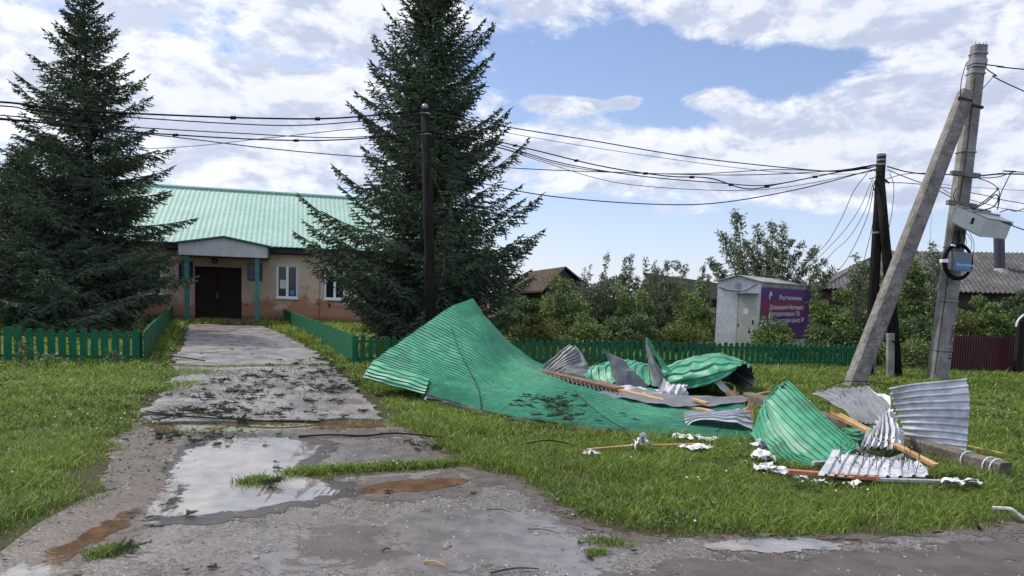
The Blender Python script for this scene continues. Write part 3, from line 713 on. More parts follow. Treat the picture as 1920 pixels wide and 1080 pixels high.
# ------------------------------------------------------------------ picket fences
def picket_fence(label, a, b, h0, h1, sp0, sp1, w, cat='fence', post_every=14, rnd=1, face=-1, rail_side=1, tilt=.022, dip=0., weather=0):
    a = Vector(a); b = Vector(b); L = (b-a).length; d = (b-a).normalized(); n = Vector((d.y, -d.x, 0))*face; rr = random.Random(rnd)
    f = empty('picket_fence', a, label, cat, None)
    t = 0.; i = 0
    while t <= L:
        q = t/L; h = (h0+(h1-h0)*q)*(1+rr.uniform(-.045, .03)); p = a+d*t; ww = w*(1 if rr.random() > .1 else .9)
        M = Matrix.Translation(p) @ Matrix.Rotation(rr.uniform(-tilt, tilt), 4, n) @ Matrix(((d.x, n.x, 0, 0), (d.y, n.y, 0, 0), (0, 0, 1, 0), (0, 0, 0, 1)))
        mb = MB(M); hw = ww/2; r = hw
        prof = [(-hw, .0), (hw, .0), (hw, h-r*.8), (hw*.8, h-r*.35), (hw*.4, h-.05*r), (0, h), (-hw*.4, h-.05*r), (-hw*.8, h-r*.35), (-hw, h-r*.8)]
        k = len(prof); vs = [(x, .012, z) for x, z in prof]+[(x, -.010, z) for x, z in prof]
        mb.add(vs, [list(range(k)), list(range(k, 2*k))[::-1]]+[[(j+1) % k, j, j+k, (j+1) % k+k] for j in range(k)])
        mb.build('picket', K['fence_green'], f)
        t += sp0+(sp1-sp0)*q; i += 1
    n = -n
    for fr in (.22, .80):
        za, zb = h0*fr, h1*fr
        MB().plank(a-n*.028+Vector((0, 0, za))-d*.03, b-n*.028+Vector((0, 0, zb))+d*.03, .028, .05).build('rail', K['fence_dark'], f)
    m = max(2, int(L/2.4)+1)
    for k in range(m):
        p = a+d*(L*k/(m-1)); hh = (h0+(h1-h0)*k/(m-1))
        MB().box(p.x-.03, p.x+.03, p.y-.03, p.y+.03, -.05, hh*.97).v
        q = MB(); c = p-n*.075; q.box(c.x-.03, c.x+.03, c.y-.03, c.y+.03, -.05, hh*.95); q.build('post', K['fence_dark'], f)
    return f
FL = G(-45, 681); FC = G(256, 684); FD = G(324, 601)
picket_fence('green picket fence with gaps, in front of the left spruce', FC, FL, .69, .70, .190, .190, .132, rnd=2, face=1)
picket_fence('close boarded green fence running back along the left of the path', FC+Vector((.1, .12, 0)), FD, .69, .69, .125, .16, .118, rnd=3, face=-1)
RC = G(664, 684); RD = G(528, 602.5)
picket_fence('close boarded green fence running back along the right of the path', RC+Vector((-.06, .12, 0)), RD, .635, .62, .12, .16, .113, rnd=4, face=1)
RE = G(1672, 690)
picket_fence('long green picket fence behind the torn roofing', RC, RE, .64, .585, .172, .142, .098, rnd=5, face=-1)

# ------------------------------------------------------------------ telecom kiosk
KC = G(1417, 664); KA = math.radians(38); kh = 2.22
eR = Vector((math.sin(KA), math.cos(KA), 0)); eL = Vector((-math.cos(KA), math.sin(KA), 0))
# local x along the gable (left) face going left, local y along the banner face going right, leaning a little as in the photo
KM = Matrix.Translation(KC) @ Matrix(((eL.x, eR.x, 0, 0), (eL.y, eR.y, 0, 0), (0, 0, 1, 0), (0, 0, 0, 1)))
kz = (G(1417, 664)-Vector((0, 0, H))).length
def kfit(px, axis):
    # length along an axis so that the end stands at picture column px
    lo, hi = .3, 6
    for _ in range(40):
        m_ = (lo+hi)/2; p = KC+axis*m_+Vector((0, 0, 1.2)); c = CR.transposed() @ (p-Vector((0, 0, H))); x = CX+F*c.x/-c.z
        if (x < px) == (axis.dot(eR) > .5): lo = m_
        else: hi = m_
    return lo
LL, LR = kfit(1343, eL), kfit(1529, eR)
K['kiosk'] = mat('off_white_kiosk_steel', (.60, .60, .60), .5, col2=(.50, .50, .50), vs=1.6, fine=.08, fs=12)
K['kiosk_roof'] = mat('grey_kiosk_roof', (.34, .34, .33), .55, col2=(.2, .2, .19), vs=3)
kiosk = empty('telecom_kiosk', KC, 'small white metal cabin with a purple telecom banner behind the fence', 'kiosk')
mb = MB(KM); g = LL/2
mb.add([(0, 0, 0), (LL, 0, 0), (LL, 0, kh), (g, 0, kh+.17), (0, 0, kh), (0, LR, 0), (LL, LR, 0), (LL, LR, kh), (g, LR, kh+.17), (0, LR, kh)],
       [[0, 1, 2, 3, 4], [9, 8, 7, 6, 5], [0, 4, 9, 5], [2, 1, 6, 7], [1, 0, 5, 6]])
mb.build('wall', K['kiosk'], kiosk)
mb = MB(KM); o_ = .06
mb.add([(-o_, -o_, kh-.005), (g, -o_, kh+.185), (LL+o_, -o_, kh-.005), (-o_, LR+o_, kh-.005), (g, LR+o_, kh+.185), (LL+o_, LR+o_, kh-.005),
        (-o_, -o_, kh+.03), (g, -o_, kh+.22), (LL+o_, -o_, kh+.03), (-o_, LR+o_, kh+.03), (g, LR+o_, kh+.22), (LL+o_, LR+o_, kh+.03)],
       [[0, 3, 4, 1], [1, 4, 5, 2], [6, 7, 10, 9], [7, 8, 11, 10], [0, 1, 7, 6], [1, 2, 8, 7], [3, 9, 10, 4], [4, 10, 11, 5], [0, 6, 9, 3], [2, 5, 11, 8]])
mb.build('roof', K['kiosk_roof'], kiosk)
MB(KM).box(-.03, -.004, .08, LR-.02, kh-.13, kh-.02).box(-.03, -.004, LR-.28, LR, .05, kh-.13).build('grey_frame', K['kiosk_roof'], kiosk)
da, db = LL*.03, LL*.46
dr = MB(KM).box(da, db, -.035, -.003, .15, kh-.38).build('door', mat('cream_kiosk_door', (.50, .48, .40), .55, col2=(.42, .41, .34), vs=2), kiosk)
MB(KM).box(da+.08, da+.11, -.075, -.036, .92, 1.05).build('handle', K['black'], dr)
MB(KM).box(da+.25, da+.42, -.040, -.037, 1.22, 1.40).build('notice', paper, dr)
rr = random.Random(4)
mk = MB(KM)
for i in range(6):
    u = da+.08+.5*rr.random(); z = .62+.25*rr.random(); mk.box(u, u+.03, -.039, -.0365, z, z+.05+.05*rr.random(), None)
mk.build('scuff', K['black'], dr)
MB(KM).box(da-.03, db+.09, -.22, -.003, kh-.36, kh-.335).build('door_canopy', K['kiosk_roof'], kiosk)
MB(KM).box(LL*.475, LL*.49, -.012, -.003, .05, kh-.02).build('panel_joint', mat('joint_grey', (.25, .25, .25), .6), kiosk)
MB(KM).box(.0, .06, -.03, .0, .0, kh-.02).box(-.028, -.002, -.03, .07, .0, kh-.02).build('corner_post', K['kiosk'], kiosk)
MB(KM).box(g-.1, g+.10, -.012, -.003, kh-.22, kh-.02).build('small_emblem', mat('emblem_grey', (.33, .36, .38), .6), kiosk)
MB(KM).tube([(LL-.05, -.02, kh-.18), (LL*.75, -.03, kh-.27), (LL*.5, -.03, kh-.30), (LL*.30, -.05, kh-.27), (.05, -.05, kh-.05)], .012, 5).build('cable', K['black'], kiosk)
# banner: facing outwards on the long side (local -x)
bw0, bw1 = .14, LR-.32; bz0, bz1 = .35, kh-.15
def banner_extra(T, pos, c):
    tcn = T.n('ShaderNodeTexCoord').outputs['Generated']; sp = T.n('ShaderNodeSeparateXYZ'); T.put(sp, 0, tcn)
    u = sp.outputs[1]; v = sp.outputs[2]
    band = T.m('MULTIPLY', T.ramp(v, .45, .56), T.ramp(v, .82, .74)); fade = T.ramp(u, .92, .60)
    c = T.mix(T.m('MULTIPLY', T.m('MULTIPLY', band, fade), .7), c, (.24, .030, .045))
    dg_ = T.ramp(T.m('ADD', T.m('MULTIPLY', u, 1.25), T.m('MULTIPLY', v, -.75)), .55, .60)
    return T.mix(T.m('MULTIPLY', dg_, .45), c, (.05, .015, .085))
ban = MB(KM).box(-.016, -.003, bw0, bw1, bz0, bz1).build('banner', mat('purple_banner', (.095, .022, .145), .45, fine=.05, extra=banner_extra), kiosk)
def bantext(s, y, z, size, wide):
    # text plane: x -> local +y, y -> up, normal -> local -x
    R = Matrix(((0, 0, -1, 0), (1, 0, 0, 0), (0, 1, 0, 0), (0, 0, 0, 1)))
    o = text_mesh('lettering', s, size, KM @ Matrix.Translation((-.019, y, z)) @ R, K['textw'], kiosk, .001)
    A = np.array([v.co[:] for v in o.data.vertices]); ax = np.array(eR[:]); o0 = np.array((KM @ Vector((-.019, y, z)))[:])-np.array(KC[:])
    t = (A-o0) @ ax; A += np.outer(t*(wide*(bw1-bw0)/max(t.max(), 1e-6)-1), ax); o.data.vertices.foreach_set('co', A.ravel().astype(np.float32)); return o
for t in (bantext('Ростелеком', bw0+.30*(bw1-bw0), bz1-.36, .20, .42), bantext('Домашний Интернет', bw0+.14*(bw1-bw0), bz1-.68, .21, .64),
          bantext('Интерактивное ТВ', bw0+.14*(bw1-bw0), bz1-.90, .21, .56), bantext('Абонентский центр №', bw0+.14*(bw1-bw0), bz1-1.12, .21, .66)):
    t.parent = ban
y0 = bw0+.13*(bw1-bw0); zb = bz1-.36
MB(KM).add([(-.019, y0+a, zb+b) for a, b in ((0, 0), (.0, .16), (.12, .27), (.26, .12), (.2, .09), (.13, .17), (.08, .12), (.08, 0))], [list(range(8))[::-1]]).build('emblem', K['textw'], ban)

# ------------------------------------------------------------------ houses and sheds beyond
K['slate'] = mat('old_slate_sheets', (.080, .077, .076), .9, spec=.12, col2=(.125, .12, .117), vs=1.2, fine=.2, fs=8)
K['oldwood'] = mat('old_house_boards', (.040, .030, .024), .95, spec=.08, col2=(.085, .065, .05), vs=2, stretch=(1, 1, 4))
def gable_house(name, label, origin, yaw, w, d, hw, hr, over, m_roof, m_wall, cat, ridge_x=True, hipL=0, hipR=0, pitch=.16, amp=.05, parts=()):
    M = frame(origin, yaw); h = empty(name, origin, label, cat)
    mb = MB(M); 
    if ridge_x:
        mb.box(0, w, 0, d, -.1, hw)
        if not hipL: mb.add([(0, 0, hw), (0, d, hw), (0, d/2, hr-.06)], [[0, 2, 1]])
        if not hipR: mb.add([(w, 0, hw), (w, d, hw), (w, d/2, hr-.06)], [[0, 1, 2]])
        mb.build('wall', m_wall, h)
        sl = (hr-hw)/(d/2)
        roof_slope('roof', -over, w+over, -over, hw-sl*over+.04, d/2, hr+.04, hipL, hipR, pitch, amp, m_roof, M, h)
        mb = MB(M); mb.add([(-over, d+over, hw-sl*over), (-over+hipL, d/2+.02, hr), (w+over-hipR, d/2+.02, hr), (w+over, d+over, hw-sl*over)], [[0, 1, 2, 3]])
        if hipL: mb.add([(-over, -over, hw-sl*over+.03), (-over, d+over, hw-sl*over+.03), (-over+hipL, d/2, hr+.03)], [[0, 2, 1]])
        mb.build('rear_roof', m_roof, h)
    return h, M
# slate house on the right
o_ = G(1500, 641); SO = D(1545, 700, 31); SO.z = 0
hs, HM = gable_house('slate_roof_house', 'house with a weathered brown grey corrugated slate roof and a tall chimney pipe', Vector((SO.x, SO.y, 0)), math.radians(-14), 16.5, 7.2, 2.35, 4.0, .35, K['slate'], K['oldwood'], 'house', hipL=3.0, pitch=.17, amp=.06)
ch = D(1876, 508, 31.2); ct = D(1873, 440, 31.2)
cp = MB().tube([ch-Vector((0, 0, .25)), ct], .20, 14); cp.build('chimney', mat('dark_chimney', (.055, .05, .065), .6), hs)
MB().tube([ch-Vector((0, 0, .12)), ch+Vector((0, 0, .02)), ch+Vector((0, 0, .10))], [.44, .32, .24], 14).build('chimney_flange', K['concrete'], hs)
MB().tube([ct+Vector((0, 0, 0)), ct+Vector((0, 0, .05))], .26, 14).build('chimney_cap', K['metal'], hs)
a = D(1782, 562, 30.3); b = D(1868, 552, 29.6)
MB().plank(a, b, .5, .06, up=(0, -1, .3)).build('eaves_tarp', K['fibre_cement'], hs)
# dark shed roof between kiosk and barn
q = G(1200, 640); 
shed = empty('long_shed', D(1215, 630, 40), 'long dark shed roof half hidden by saplings left of the white cabin', 'shed'); shed.location.z = 0
A_ = D(1205, 513, 40); B_ = D(1352, 534, 37.5); C_ = B_+Vector((0, -3.2, -.9)); D_ = A_+Vector((0, -3.2, -.9))
MB().add([A_, B_, C_, D_]+[v+Vector((0, .05, .07)) for v in (A_, B_, C_, D_)], [[0, 1, 2, 3], [7, 6, 5, 4], [0, 4, 5, 1], [1, 5, 6, 2], [2, 6, 7, 3], [3, 7, 4, 0]]).build('roof', mat('tarred_roof', (.02, .022, .019), .95, col2=(.035, .04, .03), vs=2, spec=.05), shed)
MB().hexa([Vector((D_.x+.2, D_.y+.3, 0)), Vector((C_.x-.2, C_.y+.3, 0)), Vector((B_.x-.2, B_.y-.2, 0)), Vector((A_.x+.2, A_.y-.2, 0)), D_+Vector((.2, .3, -.0)), C_+Vector((-.2, .3, 0)), B_+Vector((-.2, -.2, -.1)), A_+Vector((.2, -.2, -.1))]).build('wall', K['oldwood'], shed)
# brown barn left of it
barn = empty('wooden_barn', D(1025, 620, 38.5), 'brown wooden barn with an old gabled roof behind the spruce', 'barn'); barn.location.z = 0
R1 = D(1061, 503, 39.5); R2 = D(994, 512, 46); E1 = D(1018, 548, 37.6); E2 = D(932, 549, 44.5); F1 = D(1104, 538, 42.0); F2 = R2+(F1-R1)
R2 = R1+(R2-R1); E2 = E1+(R2-R1)
up = Vector((0, 0, .10))
for (nm, q) in (('roof', (E1, R1, R2, E2)), ('rear_roof', (R1, F1, F1+(R2-R1), R2))):
    MB().add(list(q)+[v+up for v in q], [[0, 1, 2, 3][::-1], [4, 5, 6, 7], [0, 4, 5, 1][::-1], [1, 5, 6, 2][::-1], [2, 6, 7, 3][::-1], [3, 7, 4, 0][::-1]]).build(nm, K['oldwood'], barn)
ins = (R2-R1)*.04
w = [E1.lerp(F1, .08)+ins, F1.lerp(E1, .08)+ins]
g0 = [Vector((p.x, p.y, 0)) for p in w]; ea = [Vector((p.x, p.y, p.z-.02)) for p in w]; ap = R1+ins-Vector((0, 0, .05)); bk = (R2-R1)*.93
V = [g0[0], g0[1], ea[1], ap, ea[0]]; V += [v+bk-Vector((0, 0, 0)) for v in V]
for i in (0, 1, 5, 6): V[i] = Vector((V[i].x, V[i].y, 0))
MB().add(V, [[0, 1, 2, 3, 4], [9, 8, 7, 6, 5], [0, 4, 9, 5], [1, 6, 7, 2]]).build('wall', mat('barn_boards', (.040, .028, .022), .9, col2=(.07, .05, .04), vs=3, stretch=(3, 3, .4)), barn)
# thin old post and rail fence by the kiosk
a = D(1286, 580, 27); b = D(1338, 583, 26)
gf = empty('grey_rail_fence', Vector((a.x, a.y, 0)), 'old grey rail fence behind bushes left of the white cabin', 'fence')
MB().plank(a, b, .03, .10, up=(0, 0, 1)).build('rail', K['fibre_cement'], gf)
for k in range(6):
    p = a.lerp(b, k/5); MB().box(p.x-.06, p.x+.06, p.y+.03, p.y+.05, 0, p.z-.03).build('picket', mat('grey_board', (.2, .2, .2), .9) if k == 0 else bpy.data.materials['grey_board'], gf)
# maroon sheet fence at the right edge
a = G(1772, 697); b = G(1985, 703); h_ = .93
mf = empty('maroon_fence', a, 'low maroon sheet metal fence with a dark post at the right', 'fence')
nn = 46; S_ = []
for k in range(nn*4+1):
    t = k/(nn*4); p = a.lerp(b, t); off = (.012 if (k % 4) in (1, 2) else -.012); S_.append((p.x+.0, p.y+off))
V = [(x, y, 0.02) for x, y in S_]+[(x, y, h_) for x, y in S_]; n = len(S_); V += [(x, y+.006, z) for x, y, z in V]
i = np.arange(n-1); f1 = np.stack([i, i+1, i+1+n, i+n], 1); f2 = f1[:, ::-1]+2*n; f3 = np.stack([i+n, i+1+n, i+1+3*n, i+3*n], 1)
link_mesh('sheet_panel', V, np.vstack([f1, f2, f3]), K['maroon'], mf)
p = G(1902, 702)
MB().box(p.x-.075, p.x+.075, p.y-.16, p.y-.03, 0, 1.35).build('post', K['wood_dark'], mf)
MB().plank(a+Vector((0, .04, h_-.05)), b+Vector((0, .04, h_-.05)), .03, .06).build('rail', K['wood_dark'], mf)

# leaf litter, needles and bits of bark on the slabs
rng = np.random.RandomState(66); n = 5200
P = []
for (cx0, cy0, sx0, sy0, m_) in ((570, 698, 80, 9, 600), (540, 712, 90, 10, 900), (440, 740, 80, 8, 500), (610, 735, 50, 16, 400), (400, 777, 90, 5, 400), (360, 816, 70, 6, 500), (790, 828, 40, 9, 250), (270, 860, 40, 30, 200)):
    X = cx0+rng.randn(m_)*sx0; Y = cy0+rng.randn(m_)*sy0; P += [tuple(G(a, b)) for a, b in zip(X, Y)]
P = np.array(P); P[:, 2] = np.where(inside(P[:, 0], P[:, 1], path_poly), .040, .014); k = inside(P[:, 0], P[:, 1], path_poly) | inside(P[:, 0], P[:, 1], road_poly); P = P[k]
a = rng.rand(len(P))*6.28; Dn = np.stack([np.cos(a), np.sin(a), .25*rng.rand(len(P))], 1)
V, f, c = leaf_cloud(P, Dn, .034, .014, rng, [(.06, .10, .035), (.09, .075, .045), (.035, .05, .025), (.12, .15, .05)], .15, 0)
V[:, 2] = np.maximum(V[:, 2], .012)
o = link_mesh('leaf_litter', V, f, K['leaf'], tint=c); o['kind'] = 'stuff'; o['label'] = 'small leaf and bark litter washed over the wet path'
# far hedgerow closing the view between the houses
rng = np.random.RandomState(67); n = 26000
x = -25+rng.rand(n)*115; y = 62+rng.randn(n)*2.0; hgt = 1.6+1.3*vnoise(x, y*0, .35, 5)+.8*vnoise(x, y*0, 1.3, 6)
P = np.stack([x, y, rng.rand(n)**.8*hgt], 1); V, f, c = leaf_cloud(P, rng.randn(n, 3)+np.array([0, -.6, .6]), .42, .24, rng, [(.04, .06, .03), (.055, .08, .035), (.03, .045, .025)], .5, .1)
o = link_mesh('distant_hedgerow', V, f, K['leaf'], tint=c); o['kind'] = 'stuff'; o['label'] = 'low distant hedgerow beyond the gardens'
# ------------------------------------------------------------------ spruces
def spruce(name, label, base, height, prof, seed, h0, lean=(0, 0), whorl=.30, nb=6, group=None, tr=.17, dens=1.0, up_tip=.25, side=(0, 0)):
    """prof(h, az) -> branch length; needles as many thin crossing diamonds on twigs"""
    rng = np.random.RandomState(seed); base = Vector(base)
    t = empty(name, base, label, 'tree', group)
    mb = MB(); zs = np.linspace(0, height, 14)
    cen = lambda z: np.array([base.x+lean[0]*z, base.y+lean[1]*z, base.z+z])
    mb.tube([cen(z) for z in zs], [tr*(1-.93*z/height)*(1.25 if z == 0 else 1) for z in zs], 9)
    mb.build('trunk', K['bark'], t, smooth=True)
    bw = MB(); TW = []
    h = h0
    while h < height-.12:
        q = h/height; n = nb+rng.randint(-1, 2) if q < .9 else 5
        a0 = rng.rand()*6.28
        for k in range(n):
            a = a0+6.283*k/n+rng.randn()*.25; hh = h+rng.randn()*.08
            L = prof(hh, a)*(.78+.30*rng.rand())
            rise = -.30+.95*q+rng.randn()*.07                   # low limbs droop, high limbs rise
            L = prof(hh+L*(rise+up_tip+.07), a)*(.80+.28*rng.rand())
            if rng.rand() < .08: L *= .6
            if L < .10: L = .12
            d = np.array([math.cos(a), math.sin(a), 0.]); m = max(4, int(L/.25)+2); s = np.linspace(0, 1, m)
            c0 = cen(max(.1, hh)); P = c0+np.outer(s*L, d); P[:, 2] += L*(rise*s+(up_tip+.15*rng.rand())*s*s)
            P[:, 2] = np.maximum(P[:, 2], base.z+.12+.2*rng.rand())
            bend = rng.randn()*.10*L; sd = np.array([-d[1], d[0], 0]); P += np.outer(s*s, sd)*bend
            bw.tube(P, [max(.004, (.008+.012*L)*(1-.85*x)) for x in s], 4, caps=False)
            step = .10/dens*(1 if L > .6 else .8); ns = max(3, int(L/step)); ss = np.linspace(.10, 1, ns)
            Q = cat_rom(P, ns+1)[1:]; T = np.gradient(Q, axis=0); T /= np.linalg.norm(T, axis=1)[:, None]+1e-9
            TW.append(np.concatenate([Q[:, :3], T, np.full((ns, 1), step*1.9), np.full((ns, 1), 0.)], 1))
            l2 = np.minimum(.72, .16+.42*L*(1-ss)**.8)*(.6+.7*rng.rand(ns))
            for sg in (-1, 1):
                dr = T*.62+sd*sg*.78+np.array([0, 0, -1])*(.12+.25*(1-q))+rng.randn(ns, 3)*.14
                dr /= np.linalg.norm(dr, axis=1)[:, None]
                TW.append(np.concatenate([Q, dr, l2[:, None], np.full((ns, 1), 1.)], 1))
            # hanging twigs
            dr = T*.4+np.array([0, 0, -1.])+rng.randn(ns, 3)*.3; dr /= np.linalg.norm(dr, axis=1)[:, None]
            TW.append(np.concatenate([Q, dr, (l2*.6)[:, None], np.full((ns, 1), 2.)], 1))
        h += whorl*(.75+.5*rng.rand())*(1 if q < .8 else .7)
    A = np.concatenate(TW); 
    # second order: short shoots along every side twig
    B = A[A[:, 7] >= 1]; out = [A]
    for f in (.28, .5, .72, .9):
        for sg in (-1, 1):
            k = rng.rand(len(B)) < .8; b = B[k]; ref = np.cross(b[:, 3:6], np.array([0, 0, 1.])); ref /= np.linalg.norm(ref, axis=1)[:, None]+1e-6
            dr = b[:, 3:6]*.65+ref*sg*.75+np.array([0, 0, -.28])+rng.randn(len(b), 3)*.22; dr /= np.linalg.norm(dr, axis=1)[:, None]
            l = b[:, 6]*(1.05-f*.75)*.55*(.6+.7*rng.rand(len(b)))
            out.append(np.concatenate([b[:, :3]+b[:, 3:6]*(b[:, 6]*f)[:, None], dr, l[:, None], np.full((len(b), 1), 3.)], 1))
    A = np.concatenate(out); A = A[A[:, 6] > .035]; n = len(A)
    P = A[:, :3]; d = A[:, 3:6]; L = A[:, 6:7]
    r = rng.randn(n, 3); s = np.cross(d, r); s /= np.linalg.norm(s, axis=1)[:, None]+1e-9; u = np.cross(d, s)
    w = .030+.012*rng.rand(n, 1); Vs = []
    for e in (s, u):
        Vs.append(np.stack([P-d*.01, P+d*L*.35+e*w*.5, P+d*L*1.05, P+d*L*.35-e*w*.5], 1))
    V = np.concatenate(Vs); kk = np.arange(len(V))*4; Fq = np.stack([kk, kk+1, kk+2, kk+3], 1)
    pal = np.array([(.082, .120, .070), (.110, .156, .082), (.056, .084, .056), (.15, .195, .095), (.10, .083, .055)])
    c = pal[rng.choice(5, n, p=[.28, .27, .24, .15, .06])]*(.7+.6*rng.rand(n))[:, None]; c = np.concatenate([c, c])
    tt = np.ones((len(V), 4, 4)); tt[:, :, :3] = c[:, None]; 
    bo = bw.build('limbs', K['bark'], t)
    co = link_mesh('crown', V.reshape(-1, 3), Fq, K['needles'], t, tint=tt.reshape(-1, 4))
    return t, n
def interp(tab):
    xs = [a for a, _ in tab]; ys = [b for _, b in tab]
    return lambda h: float(np.interp(h, xs, ys))
def sided(left, right, mid=None):
    l, r = interp(left), interp(right)
    def f(h, a):
        c = math.cos(a); m_ = .5*(l(h)+r(h))*.92
        return m_*(1-abs(c)) + (r(h) if c > 0 else l(h))*abs(c)
    return f
# profile tables are read off in metres of height and reach
def tab_from(px_rows, xc, depth):
    """rows (py, left px, right px); trunk column xc(py)"""
    L, R_ = [], []
    for py, xl, xr in px_rows:
        c = xc(py); z = D(c, py, depth).z; L.append((z, (c-xl)*depth/F)); R_.append((z, (xr-c)*depth/F))
    L.sort(); R_.sort(); return L, R_
dL = 24.5
xc = lambda y: 158+(y-10)*.034
L, R_ = tab_from([(-40, 148, 168), (0, 125, 192), (40, 104, 214), (90, 78, 240), (150, 54, 262), (215, 34, 284), (280, 14, 304), (330, -4, 322), (390, -20, 345), (440, -22, 358), (500, -20, 358), (560, 0, 340), (600, 50, 290)], xc, dL)
bL = G(180, 622); top = D(157, -5, dL).z
spruce('spruce_tree', 'tall narrow spruce standing alone behind the left picket fence', Vector((D(179, 600, dL).x, dL, 0)), top, sided(L, R_), 3, 1.15, lean=((D(157, 0, dL).x-D(179, 600, dL).x)/top, 0), whorl=.34, nb=5, tr=.20, up_tip=.12)
# bushy low spruce at the far left edge
xc2 = lambda y: 45
L, R_ = tab_from([(270, 25, 70), (320, -40, 130), (370, -90, 200), (430, -110, 240), (500, -120, 260), (570, -110, 255), (610, -70, 200)], xc2, 27)
spruce('spruce_tree', 'wide low dark spruce at the left edge of the garden', Vector((D(45, 600, 27).x, 27, 0)), D(45, 285, 27).z, sided(L, R_), 5, .35, whorl=.24, nb=8, tr=.16, up_tip=.1)
xc3 = lambda y: 100
L, R_ = tab_from([(360, 85, 115), (400, 50, 160), (450, 0, 220), (520, -30, 300), (590, -10, 300), (606, 30, 255)], xc3, 23)
spruce('spruce_tree', 'small dense young spruce between the two left spruces', Vector((D(100, 600, 23).x, 23, 0)), D(100, 385, 23).z, sided(L, R_), 6, .3, whorl=.22, nb=8, tr=.10, up_tip=.1)
dM = 21.0
xc = lambda y: 806+(y-0)*.014
L, R_ = tab_from([(-130, 796, 816), (-70, 765, 850), (0, 728, 892), (60, 698, 912), (110, 672, 922), (150, 655, 930), (185, 650, 960), (230, 668, 950), (285, 640, 985), (320, 605, 960), (385, 604, 1008), (430, 572, 1006), (465, 580, 1022), (510, 592, 1000), (560, 622, 970), (600, 640, 955), (625, 660, 930)], xc, dM)
top = D(806, -105, dM).z
spruce('spruce_tree', 'big ragged spruce in the middle behind the leaning dark pole', Vector((D(816, 640, dM).x, dM, 0)), top, sided(L, R_), 12, .55, lean=((D(805, -100, dM).x-D(816, 640, dM).x)/top, 0), whorl=.32, nb=6, tr=.23, up_tip=.34)

# ------------------------------------------------------------------ broad leaved saplings and bushes
LEAFC = {'sap': [(.10, .13, .06), (.16, .19, .10), (.06, .09, .035), (.23, .26, .16)],
         'bush': [(.092, .148, .036), (.135, .195, .05), (.055, .10, .028), (.21, .26, .08)],
         'dark': [(.055, .098, .032), (.08, .125, .04), (.036, .068, .025), (.11, .16, .055)],
         'yel': [(.10, .13, .025), (.14, .15, .03), (.06, .09, .02)],
         'grey': [(.065, .09, .045), (.10, .125, .07), (.04, .06, .03), (.15, .17, .11)]}
def sapling(name, label, base, tops, pal, leaf, seed, dens=1.0, group=None, low=.25, spread=.5, cat='tree', droop=.5):
    """several thin stems from one foot, side shoots with drooping leaves on the upper part"""
    rng = np.random.RandomState(seed); base = Vector(base); t = empty(name, base, label, cat, group)
    sm = MB(); Ps, Ds = [], []
    for (tp, foot) in tops:
        tp = Vector(tp); b = base+Vector(foot)
        mid = b.lerp(tp, .5)+Vector((rng.randn()*.12, rng.randn()*.12, 0)); L = (tp-b).length
        C = cat_rom([b, mid, tp], 16); sm.tube(C, [max(.006, .012*L*(1-i/15.5)) for i in range(16)], 5, caps=False)
        n = int(L*(1-low)/.07*dens); ss = low+(1-low)*rng.rand(n)**.8
        for s in ss:
            i = s*15; p = C[int(i)]*(1-(i % 1))+C[min(15, int(i)+1)]*(i % 1)
            a = rng.rand()*6.28; l = spread*(.25+.9*rng.rand())*(1.12-s)**.7*max(.5, L/3)
            d = np.array([math.cos(a), math.sin(a), .55+.3*rng.rand()]); e = p+d*l
            if l > .25: sm.tube([p, p+d*l*.5+np.array([0, 0, .02]), e], [.006, .004, .002], 3, caps=False)
            m = int(5+l*22); f = rng.rand(m)**.7; q = p+np.outer(f*l, d)+rng.randn(m, 3)*.03
            Ps.append(q); dd = d*.5+rng.randn(m, 3)*.7; Ds.append(dd)
        m = 10; Ps.append(C[-1]+rng.randn(m, 3)*.04-np.outer(rng.rand(m)*.2, [0, 0, 1])); Ds.append(rng.randn(m, 3)+np.array([0, 0, .3]))
    sm.build('stem', K['twig'], t)
    P = np.concatenate(Ps); Dn = np.concatenate(Ds); V, f, c = leaf_cloud(P, Dn, leaf, leaf*.34, rng, LEAFC[pal], .3, droop)
    link_mesh('foliage', V, f, K['leaf'], t, tint=c); return t
